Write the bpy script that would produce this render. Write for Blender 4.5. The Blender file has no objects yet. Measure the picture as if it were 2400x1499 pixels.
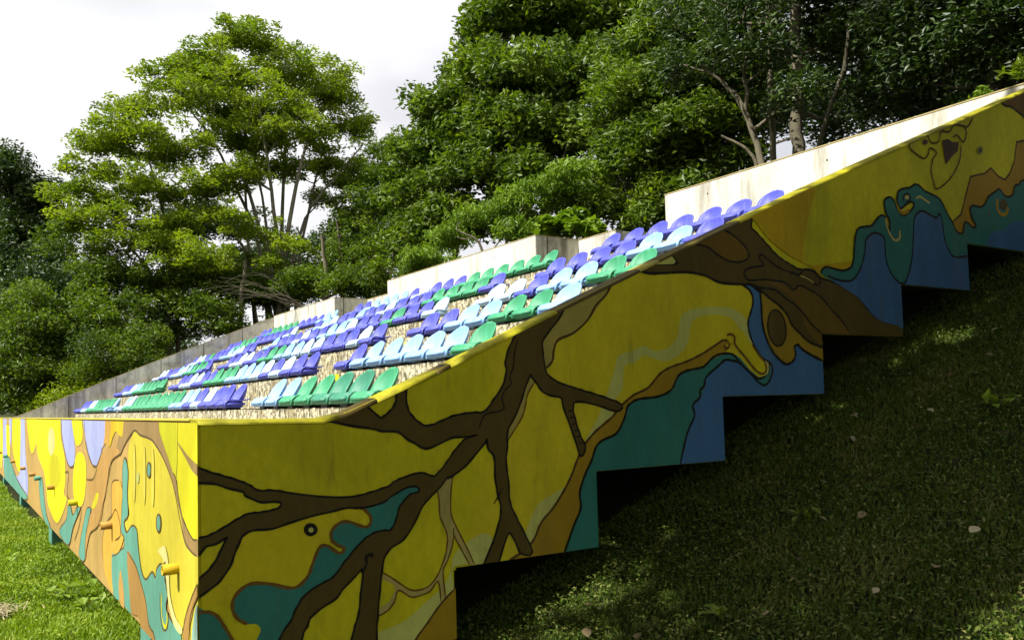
# Painted concrete grandstand on a wooded slope.
# Axes: X runs uphill (from the front wall to the back wall), Y runs along the stand away from the camera, Z is up.
import bpy, bmesh, math, random
import numpy as np
from mathutils import Vector, Matrix
from mathutils.geometry import tessellate_polygon
random.seed(7); RNG = np.random.default_rng(11)
SC = bpy.context.scene; COL = SC.collection
# ------------------------------------------------------------------ camera
CAM = (-0.9222, -3.9556, 0.0439); YAW, PITCH, ROLL = 0.5797, 0.0539, -0.0263
def cam_axes():
    cy, sy = math.cos(YAW), math.sin(YAW)
    f = Vector((sy*math.cos(PITCH), cy*math.cos(PITCH), math.sin(PITCH)))
    r = Vector((cy, -sy, 0)); u = r.cross(f)
    return r*math.cos(ROLL)+u*math.sin(ROLL), -r*math.sin(ROLL)+u*math.cos(ROLL), f
cr_, cu_, cf_ = cam_axes()
cam = bpy.data.cameras.new('camera'); cam_o = bpy.data.objects.new('camera', cam); COL.objects.link(cam_o)
cam_o.matrix_world = Matrix((( cr_[0], cu_[0], -cf_[0], CAM[0]), (cr_[1], cu_[1], -cf_[1], CAM[1]), (cr_[2], cu_[2], -cf_[2], CAM[2]), (0,0,0,1)))
cam.sensor_width = 36; cam.lens = 2020.47/2400*36; cam.shift_y = 83.8/2400; cam.clip_end = 4000; cam.clip_start = .05
SC.camera = cam_o
def at(x, y, d):   # point seen at a spot of the view, d metres away on the level
    k = cf_ + cr_*((x-1200)/2020.47) - cu_*((y-749.5-83.8)/2020.47)
    h = math.hypot(k[0], k[1]); return Vector(CAM) + k*(d/h)
# ------------------------------------------------------------------ sky and sun
SUN_EL, SUN_AZ = math.radians(50), math.radians(4)
S = Vector((-math.cos(SUN_EL)*math.cos(SUN_AZ), math.cos(SUN_EL)*math.sin(SUN_AZ), math.sin(SUN_EL)))
world = bpy.data.worlds.new('World'); SC.world = world; world.use_nodes = True
nt = world.node_tree; nt.nodes.clear(); N = nt.nodes.new; L = nt.links.new
out = N('ShaderNodeOutputWorld'); bg = N('ShaderNodeBackground'); L(bg.outputs[0], out.inputs[0])
sky = N('ShaderNodeTexSky'); sky.sky_type = 'NISHITA'; sky.sun_disc = False; sky.sun_elevation = SUN_EL
sky.sun_rotation = math.atan2(S.x, S.y) % (2*math.pi); sky.dust_density = 2.5
tc = N('ShaderNodeTexCoord'); mp = N('ShaderNodeMapping'); mp.inputs['Scale'].default_value = (1, 1, 2.2); L(tc.outputs['Generated'], mp.inputs[0])
nz = N('ShaderNodeTexNoise'); nz.inputs['Scale'].default_value = 1.7; nz.inputs['Detail'].default_value = 5; nz.inputs['Roughness'].default_value = .5; L(mp.outputs[0], nz.inputs[0])
rp = N('ShaderNodeValToRGB'); rp.color_ramp.elements[0].position = .34; rp.color_ramp.elements[0].color = (.80,.80,.80,1)
rp.color_ramp.elements[1].position = .62; rp.color_ramp.elements[1].color = (1,1,1,1); L(nz.outputs[0], rp.inputs[0])
nz2 = N('ShaderNodeTexNoise'); nz2.inputs['Scale'].default_value = 2.3; nz2.inputs['Detail'].default_value = 4; L(mp.outputs[0], nz2.inputs[0])
rp2 = N('ShaderNodeValToRGB'); rp2.color_ramp.elements[0].position = .3; rp2.color_ramp.elements[0].color = (7.2,7.2,7.9,1)
rp2.color_ramp.elements[1].position = .6; rp2.color_ramp.elements[1].color = (12.2,12.2,12.3,1); L(nz2.outputs[0], rp2.inputs[0])
mx = N('ShaderNodeMix'); mx.data_type = 'RGBA'; L(rp.outputs[0], mx.inputs['Factor']); L(sky.outputs[0], mx.inputs['A']); L(rp2.outputs[0], mx.inputs['B'])
L(mx.outputs['Result'], bg.inputs[0]); bg.inputs[1].default_value = 0.05
sun = bpy.data.lights.new('sun', 'SUN'); sun.energy = 5.0; sun.angle = math.radians(.5); sun.color = (1, .965, .90)
sun_o = bpy.data.objects.new('sun', sun); COL.objects.link(sun_o); sun_o.rotation_euler = S.to_track_quat('Z', 'Y').to_euler()
SC.view_settings.view_transform = 'Standard'; SC.view_settings.look = 'None'; SC.view_settings.exposure = 0.95; SC.view_settings.gamma = 1
SC.cycles.use_denoising = True; SC.cycles.max_bounces = 6; SC.cycles.transparent_max_bounces = 4; SC.cycles.diffuse_bounces = 3
SC.cycles.transmission_bounces = 4; SC.cycles.caustics_reflective = False; SC.cycles.caustics_refractive = False
# ------------------------------------------------------------------ helpers
def setp(o, label=None, cat=None, group=None, kind=None):
    if label: o['label'] = label
    if cat: o['category'] = cat
    if group: o['group'] = group
    if kind: o['kind'] = kind
    return o
def empty(name, loc=(0,0,0), **k):
    o = bpy.data.objects.new(name, None); o.location = loc; o.empty_display_size = .2; COL.objects.link(o); return setp(o, **k)
def link(name, me, parent=None, mat=None, **k):
    o = bpy.data.objects.new(name, me); COL.objects.link(o)
    if mat is not None and len(me.materials) == 0: me.materials.append(mat)
    if parent is not None: o.parent = parent; o.matrix_parent_inverse = Matrix.Translation(-parent.matrix_basis.translation) if parent.type == 'EMPTY' else Matrix.Identity(4)
    return setp(o, **k)
def np_mesh(name, V, F, smooth=False, tint=None):
    """F: (n,k) array of equal-size faces"""
    V = np.asarray(V, np.float32); F = np.asarray(F, np.int32); me = bpy.data.meshes.new(name)
    n, k = F.shape; me.vertices.add(len(V)); me.vertices.foreach_set('co', V.ravel()); me.loops.add(n*k); me.loops.foreach_set('vertex_index', F.ravel())
    me.polygons.add(n); me.polygons.foreach_set('loop_start', np.arange(n, dtype=np.int32)*k)
    me.polygons.foreach_set('loop_total', np.full(n, k, np.int32)); me.polygons.foreach_set('use_smooth', np.full(n, smooth))
    if tint is not None:
        a = me.attributes.new('tint', 'FLOAT', 'POINT'); a.data.foreach_set('value', np.asarray(tint, np.float32))
    me.update(calc_edges=True); return me
def bm_mesh(name, bm, smooth=False):
    me = bpy.data.meshes.new(name); bm.to_mesh(me); bm.free()
    if smooth: me.polygons.foreach_set('use_smooth', np.full(len(me.polygons), True))
    return me
def bm_box(bm, x0, x1, y0, y1, z0, z1):
    v = [bm.verts.new((x, y, z)) for z in (z0, z1) for y in (y0, y1) for x in (x0, x1)]
    for f in ((0,2,3,1),(4,5,7,6),(0,1,5,4),(2,6,7,3),(0,4,6,2),(1,3,7,5)): bm.faces.new([v[i] for i in f])
def box_mesh(name, x0, x1, y0, y1, z0, z1, bev=0):
    bm = bmesh.new(); bm_box(bm, x0, x1, y0, y1, z0, z1)
    if bev: bmesh.ops.bevel(bm, geom=bm.edges[:], offset=bev, segments=2, affect='EDGES')
    return bm_mesh(name, bm)
def prism_y(name, prof, y0, y1, bev=0, cut=None):
    """profile in the X-Z plane extruded along Y"""
    bm = bmesh.new(); a = [bm.verts.new((x, y0, z)) for x, z in prof]; b = [bm.verts.new((x, y1, z)) for x, z in prof]; n = len(prof)
    bm.faces.new(a); bm.faces.new(b[::-1])
    for i in range(n): bm.faces.new((a[(i+1)%n], a[i], b[i], b[(i+1)%n]))
    bmesh.ops.recalc_face_normals(bm, faces=bm.faces[:])
    if bev: bmesh.ops.bevel(bm, geom=bm.edges[:], offset=bev, segments=2, affect='EDGES')
    return bm_mesh(name, bm)
def tube(pts, rad, sides=6):
    """numpy tube: pts (n,3), rad (n,) -> V,F quads"""
    pts = np.asarray(pts, float); n = len(pts); d = np.gradient(pts, axis=0); d /= np.linalg.norm(d, axis=1)[:, None]+1e-9
    ref = np.where(np.abs(d[:, 2:3]) > .9, np.array([[1., 0, 0]]), np.array([[0, 0, 1.]])); a = np.cross(d, ref); a /= np.linalg.norm(a, axis=1)[:, None]
    b = np.cross(d, a); t = np.arange(sides)*2*np.pi/sides
    V = pts[:, None, :] + np.asarray(rad)[:, None, None]*(np.cos(t)[None, :, None]*a[:, None, :]+np.sin(t)[None, :, None]*b[:, None, :])
    F = [(i*sides+j, i*sides+(j+1)%sides, (i+1)*sides+(j+1)%sides, (i+1)*sides+j) for i in range(n-1) for j in range(sides)]
    return V.reshape(-1, 3), np.array(F)
def join_vf(parts):
    Vs, Fs, o = [], [], 0
    for V, F in parts: Vs.append(V); Fs.append(F+o); o += len(V)
    return np.concatenate(Vs), np.concatenate(Fs)
# ------------------------------------------------------------------ materials
def mat(name, col, rough=.8, spec=.3, noise=None, bump=None, streak=None, blot=None):
    """noise=(scale, amount): tone variation; streak=(colour, amount): vertical run marks; blot=(colour, scale, lo, hi)"""
    m = bpy.data.materials.new(name); m.use_nodes = True; t = m.node_tree; n = t.nodes; l = t.links
    b = n['Principled BSDF']; b.inputs['Roughness'].default_value = rough; b.inputs['Specular IOR Level'].default_value = spec
    cur = n.new('ShaderNodeRGB'); cur.outputs[0].default_value = (*col, 1); cur = cur.outputs[0]
    g = n.new('ShaderNodeNewGeometry')
    def nz(scale, vec=(1,1,1), detail=4, rough=.6):
        mp = n.new('ShaderNodeMapping'); mp.inputs['Scale'].default_value = vec; l.new(g.outputs['Position'], mp.inputs[0])
        x = n.new('ShaderNodeTexNoise'); x.inputs['Scale'].default_value = scale; x.inputs['Detail'].default_value = detail; x.inputs['Roughness'].default_value = rough
        l.new(mp.outputs[0], x.inputs[0]); return x.outputs[0]
    def ramp(s, lo, hi, a=0., b_=1.):
        r = n.new('ShaderNodeMapRange'); r.clamp = True; r.inputs[1].default_value = lo; r.inputs[2].default_value = hi; r.inputs[3].default_value = a; r.inputs[4].default_value = b_
        l.new(s, r.inputs[0]); return r.outputs[0]
    def mixc(fac, colr, c0):
        x = n.new('ShaderNodeMix'); x.data_type = 'RGBA'; l.new(fac, x.inputs['Factor']); l.new(c0, x.inputs['A']); x.inputs['B'].default_value = (*colr, 1); return x.outputs['Result']
    if noise:
        for k, (sc, am) in enumerate(noise if isinstance(noise[0], tuple) else (noise,)):
            v = ramp(nz(sc, (1,1,.55)), .3, .7, 1-am, 1+am*.6)
            x = n.new('ShaderNodeVectorMath'); x.operation = 'SCALE'; l.new(cur, x.inputs[0]); l.new(v, x.inputs['Scale']); cur = x.outputs[0]
    if blot:
        for c, sc, lo, hi, am in blot: cur = mixc(ramp(nz(sc, (1,1,1), 6, .7), lo, hi, 0, am), c, cur)
    if streak:
        for c, sc, lo, hi, am in streak: cur = mixc(ramp(nz(sc, (1,1,.13 if name != 'stained_riser_concrete' else .45), 5, .7), lo, hi, 0, am), c, cur)
    l.new(cur, b.inputs['Base Color'])
    if bump:
        bp = n.new('ShaderNodeBump'); bp.inputs['Strength'].default_value = bump[1]; bp.inputs['Distance'].default_value = bump[2] if len(bump) > 2 else .01
        l.new(nz(bump[0], (1,1,1), 6), bp.inputs['Height']); l.new(bp.outputs[0], b.inputs['Normal'])
    return m
CONC = (.50, .47, .38)
M_conc_pale = mat('pale_concrete', (.56,.545,.46), noise=((1.3,.18),(9,.08)), blot=[((.20,.18,.12),1.4,.55,.78,.55),((.12,.11,.07),12,.62,.75,.5)], streak=[((.16,.14,.09),3.0,.50,.66,.7)], bump=(60,.3,.004))
M_conc_grey = mat('grey_board_marked_concrete', (.68,.66,.53), noise=((.8,.25),(7,.2)), blot=[((.09,.09,.06),2.2,.52,.72,.8)], streak=[((.12,.11,.08),2.6,.50,.68,.8)], bump=(50,.4,.005))
M_riser = mat('stained_riser_concrete', (.66,.60,.40), noise=((3,.15),(22,.25)), blot=[((.34,.32,.24),2.4,.42,.62,.75),((.045,.038,.015),18,.47,.56,.85)], streak=[((.22,.18,.09),5,.48,.60,.75),((.045,.04,.02),15,.51,.59,.85)], bump=(45,.5,.006))
M_tread = mat('worn_concrete', (.48,.44,.34), noise=((2,.15),(15,.1)), blot=[((.12,.10,.05),3,.5,.7,.6)], bump=(50,.4,.005))
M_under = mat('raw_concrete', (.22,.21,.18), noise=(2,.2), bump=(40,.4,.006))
M_tan = mat('lichen_stained_edge', (.36,.30,.13), noise=(6,.3))
M_hole = mat('tie_hole', (.05,.045,.03)); M_joint = mat('dark_joint', (.07,.065,.05))
DIRT = [((.10,.09,.02), 6, .60, .82, .45)]; DST = [((.14,.12,.03), 3, .55, .78, .38)]
def paint(name, c, amt=.14): return mat('paint_'+name, c, rough=.66, spec=.15, noise=((.9,amt*1.5),(5,amt*.7),(26,amt*.6)), blot=DIRT+[((.05,.045,.015), 38, .66, .74, .6), (tuple(min(1, x*1.25+.012) for x in c), 2.6, .58, .8, .5)], streak=DST+[((.09,.08,.02), 9, .60, .74, .4)], bump=(90,.3,.004))
PAINT = dict(yel=(.60,.53,.010), yel2=(.60,.52,.014), yel3=(.60,.50,.010), yelD=(.50,.34,.005), lime=(.52,.54,.12), tan=(.36,.30,.055), tan2=(.42,.35,.09),
    brown=(.088,.062,.010), brownL=(.14,.086,.009), brown2=(.16,.085,.012), dbrown=(.085,.045,.008), dbrown2=(.07,.04,.02), black=(.014,.012,.006), teal=(.035,.19,.135), tealD=(.03,.16,.12),
    blue=(.055,.15,.27), blueD=(.05,.125,.23), ochre=(.34,.22,.010), ochre2=(.30,.20,.012), ochre3=(.36,.22,.007), cream=(.55,.50,.14), cream2=(.50,.42,.10), greyg=(.24,.27,.08),
    fyel=(.48,.44,.008), fyel2=(.40,.39,.010), fyelB=(.62,.57,.006), fgold=(.45,.38,.03), fgold2=(.52,.35,.012), fbrown=(.10,.06,.016), fbrown2=(.24,.155,.055), fdark=(.09,.055,.02), fdark2=(.22,.15,.05),
    flil=(.29,.32,.54), forange=(.38,.22,.06), forange2=(.42,.24,.05), forange3=(.50,.29,.04), fochre=(.30,.17,.045), fteal=(.095,.26,.19), flteal=(.22,.36,.30), fcream=(.56,.50,.18), fcream2=(.49,.42,.055), flime=(.40,.41,.12))
PM = {k: paint(k, v) for k, v in PAINT.items()}
PM['base_e'] = paint('yellow_ground', (.58,.53,.010), .2); PM['base_f'] = paint('tan_ground', (.37,.24,.07)); PM['cap'] = paint('yellow_coping', (.37,.34,.012), .4)
M_black_under = M_under
def plastic(name, c, fade=.12):
    m = mat(name, c, rough=.50, spec=.30, noise=((2.5,.10),(20,.05)), streak=[(tuple(min(1, x*1.3+fade*.6) for x in c), 14, .50, .75, .55)], blot=[((.25,.24,.2),9,.64,.8,.3)]); return m
SEAT_M = {'P': plastic('violet_blue_plastic', (.075,.085,.47)), 'L': plastic('light_blue_plastic', (.24,.44,.80)), 'W': plastic('sunlit_light_blue_plastic', (.40,.58,.80)),  # W is the light blue plastic, its colour lightened for full sun
          'G': plastic('green_plastic', (.042,.26,.125)), 'D': plastic('dark_green_plastic', (.035,.20,.12))}
SEAT_N = {'P': 'violet-blue', 'L': 'light blue', 'W': 'sunlit light-blue', 'G': 'green', 'D': 'dark green'}
M_bracket = mat('dark_steel', (.03,.03,.03), rough=.5)
def leaf_mat(name, a, b, c, trans=.30, gloss=.28):
    m = bpy.data.materials.new(name); m.use_nodes = True; t = m.node_tree; n = t.nodes; l = t.links; n.clear()
    o = n.new('ShaderNodeOutputMaterial'); at_ = n.new('ShaderNodeAttribute'); at_.attribute_name = 'tint'
    r = n.new('ShaderNodeValToRGB'); e = r.color_ramp.elements; e[0].position = 0; e[0].color = (*a, 1); e[1].position = 1; e[1].color = (*c, 1); k = e.new(.5); k.color = (*b, 1)
    l.new(at_.outputs['Fac'], r.inputs[0])
    p = n.new('ShaderNodeBsdfPrincipled'); p.inputs['Roughness'].default_value = .5; p.inputs['Specular IOR Level'].default_value = gloss; l.new(r.outputs[0], p.inputs['Base Color'])
    tr = n.new('ShaderNodeBsdfTranslucent'); mm = n.new('ShaderNodeMix'); mm.data_type = 'RGBA'; mm.blend_type = 'MULTIPLY'; mm.inputs['Factor'].default_value = 1
    l.new(r.outputs[0], mm.inputs['A']); mm.inputs['B'].default_value = (1.5,1.6,.45,1); l.new(mm.outputs['Result'], tr.inputs[0])
    ms = n.new('ShaderNodeMixShader'); ms.inputs[0].default_value = trans; l.new(p.outputs[0], ms.inputs[1]); l.new(tr.outputs[0], ms.inputs[2]); l.new(ms.outputs[0], o.inputs[0])
    return m
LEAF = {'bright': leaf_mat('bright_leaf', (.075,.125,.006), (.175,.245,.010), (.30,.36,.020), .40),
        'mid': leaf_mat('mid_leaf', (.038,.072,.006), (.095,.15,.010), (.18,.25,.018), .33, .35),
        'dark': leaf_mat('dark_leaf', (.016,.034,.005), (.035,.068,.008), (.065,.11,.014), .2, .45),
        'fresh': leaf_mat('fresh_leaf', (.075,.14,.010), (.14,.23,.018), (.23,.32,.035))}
M_bark = mat('pale_bark', (.15,.13,.082), rough=.9, noise=((3,.3),(20,.2)), blot=[((.06,.05,.03),2.5,.5,.7,.7)], bump=(30,.6,.02))
M_barkp = mat('pale_stem_bark', (.27,.24,.17), rough=.9, noise=((3,.3),(20,.2)), blot=[((.10,.09,.05),2.5,.5,.7,.6)], bump=(30,.6,.02))
M_barkd = mat('dark_bark', (.075,.062,.04), rough=.9, noise=((3,.3),(20,.2)), bump=(30,.6,.02))
M_soil = mat('grassy_soil', (.024,.030,.008), rough=.95, spec=.1, noise=((.7,.35),(9,.35)), blot=[((.05,.038,.016),2.2,.55,.75,.6)], bump=(30,.8,.03))
# ------------------------------------------------------------------ ground
def ground_z(x, y):
    x = np.asarray(x, float); y = np.asarray(y, float)
    z = np.where(x < 1.2, 0, np.where(x < 9.2, (x-1.2)*.412, 3.296+(x-9.2)*.05)) - 1.345
    z = np.minimum(z, 3.2)
    near = np.exp(-((x-1.0)**2+(y-1)**2)/900)
    return z + near*(.025*np.sin(x*1.7+y*.9)+.02*np.sin(y*1.3-x*.5))
def build_ground():
    xs = np.concatenate([[-1500,-400,-120,-50,-25], np.arange(-12, 16.01, .4), [20,28,40,70,150,400,1500]])
    ys = np.concatenate([[-1500,-300,-80,-30,-15], np.arange(-8, 30.01, .6), [36,45,60,100,200,500,1500]])
    X, Y = np.meshgrid(xs, ys, indexing='ij'); Z = ground_z(X, Y); V = np.stack([X, Y, Z], -1).reshape(-1, 3); ny = len(ys)
    F = [(i*ny+j, (i+1)*ny+j, (i+1)*ny+j+1, i*ny+j+1) for i in range(len(xs)-1) for j in range(ny-1)]
    link('ground', np_mesh('ground', V, F, True), mat=M_soil, kind='structure')
build_ground()
# ------------------------------------------------------------------ grandstand
YL = 23.76            # length of the stand
TOP = [(-.0,0.0),(.58,-.012),(.70,.015),(1.21,.222),(2.13,.628),(2.97,.99),(3.54,1.232),(4.22,1.518),(5.0,1.835),(6.23,2.325),(7.74,2.935),(8.45,3.17)]
BOT = [(0,-1.166),(1.28,-1.166),(1.28,-.805),(2.23,-.805),(2.23,-.37),(3.295,-.37),(3.295,.045),(4.33,.045),(4.33,.475),(5.325,.475),(5.325,.885),(6.31,.885),(6.31,1.285),(7.33,1.285),(7.33,1.70),(8.45,1.70)]
T = .14
stand = empty('grandstand', (0, 0, -1.35), label='long stepped concrete grandstand with yellow painted mural walls on the grass slope', cat='grandstand')
end_me = prism_y('end_wall', BOT + TOP[::-1], 0, T, .012)
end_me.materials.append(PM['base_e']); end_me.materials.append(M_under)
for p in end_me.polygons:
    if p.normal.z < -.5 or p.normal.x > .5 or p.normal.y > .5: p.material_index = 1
end_wall = link('end_wall', end_me, stand, None, label='stepped shaded end wall painted with brown branches on yellow')
front = link('front_wall', box_mesh('front_wall', 0, .15, T+.002, YL, -1.166, -.002, .01), stand, PM['base_f'], label='sunlit front wall painted in yellow, orange, lilac and teal')
# painted shapes: flat polygons clipped to the wall outline and laid on it, each coat just proud of the one below
def topz(v):
    for (a, b), (c, d) in zip(TOP, TOP[1:]):
        if a <= v <= c: return b+(d-b)*(v-a)/(c-a)
    return TOP[-1][1]
STRIPS = {'e': [], 'f': [(T*0, YL, -1.166, -1.166, 0, 0)]}
bx = sorted(set([a for a, _ in TOP]+[a for a, _ in BOT]))
for a, b in zip(bx, bx[1:]):
    mid = (a+b)/2; lo = [z0 for (x0, z0), (x1, z1) in zip(BOT, BOT[1:]) if x0 <= mid <= x1 and z0 == z1][0]
    STRIPS['e'].append((a, b, lo, lo, topz(a), topz(b)))
def clip_tri(tri, st):
    a, b, l0, l1, t0, t1 = st; e = .011
    def cut(P, f):
        o = []
        for i in range(len(P)):
            p, q = P[i-1], P[i]; fp, fq = f(p), f(q)
            if (fp >= 0) != (fq >= 0): s = fp/(fp-fq); o.append((p[0]+(q[0]-p[0])*s, p[1]+(q[1]-p[1])*s))
            if fq >= 0: o.append(q)
        return o
    P = tri
    for f in (lambda p: p[0]-a, lambda p: b-p[0], lambda p: p[1]-(l0+(l1-l0)*(p[0]-a)/(b-a))-e*.3, lambda p: (t0+(t1-t0)*(p[0]-a)/(b-a))-p[1]-e):
        P = cut(P, f)
        if len(P) < 3: return None
    return P
def ribbon(pts, w, closed):
    P = [Vector(p) for p in pts]; n = len(P); Ls, Rs = [], []
    for i in range(n):
        a = P[i-1] if (i or closed) else P[i]; c = P[(i+1) % n] if (i < n-1 or closed) else P[i]
        d1 = (P[i]-a); d2 = (c-P[i]); d1 = d1.normalized() if d1.length > 1e-6 else d2.normalized(); d2 = d2.normalized() if d2.length > 1e-6 else d1
        t = (d1+d2); t = t.normalized() if t.length > .2 else d1; nn = Vector((-t.y, t.x)); k = 1/max(.55, nn.dot(Vector((-d1.y, d1.x))))
        ww = w*.5*(1+.16*math.sin(i*1.9+P[i].x*31))
        if not closed and (i in (0, n-1)): ww *= .55
        Ls.append(P[i]+nn*ww*k); Rs.append(P[i]-nn*ww*k)
    tr = []
    for i in range(n if closed else n-1):
        j = (i+1) % n; tr.append([tuple(Ls[i]), tuple(Rs[i]), tuple(Rs[j])]); tr.append([tuple(Ls[i]), tuple(Rs[j]), tuple(Ls[j])])
    return tr
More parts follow.
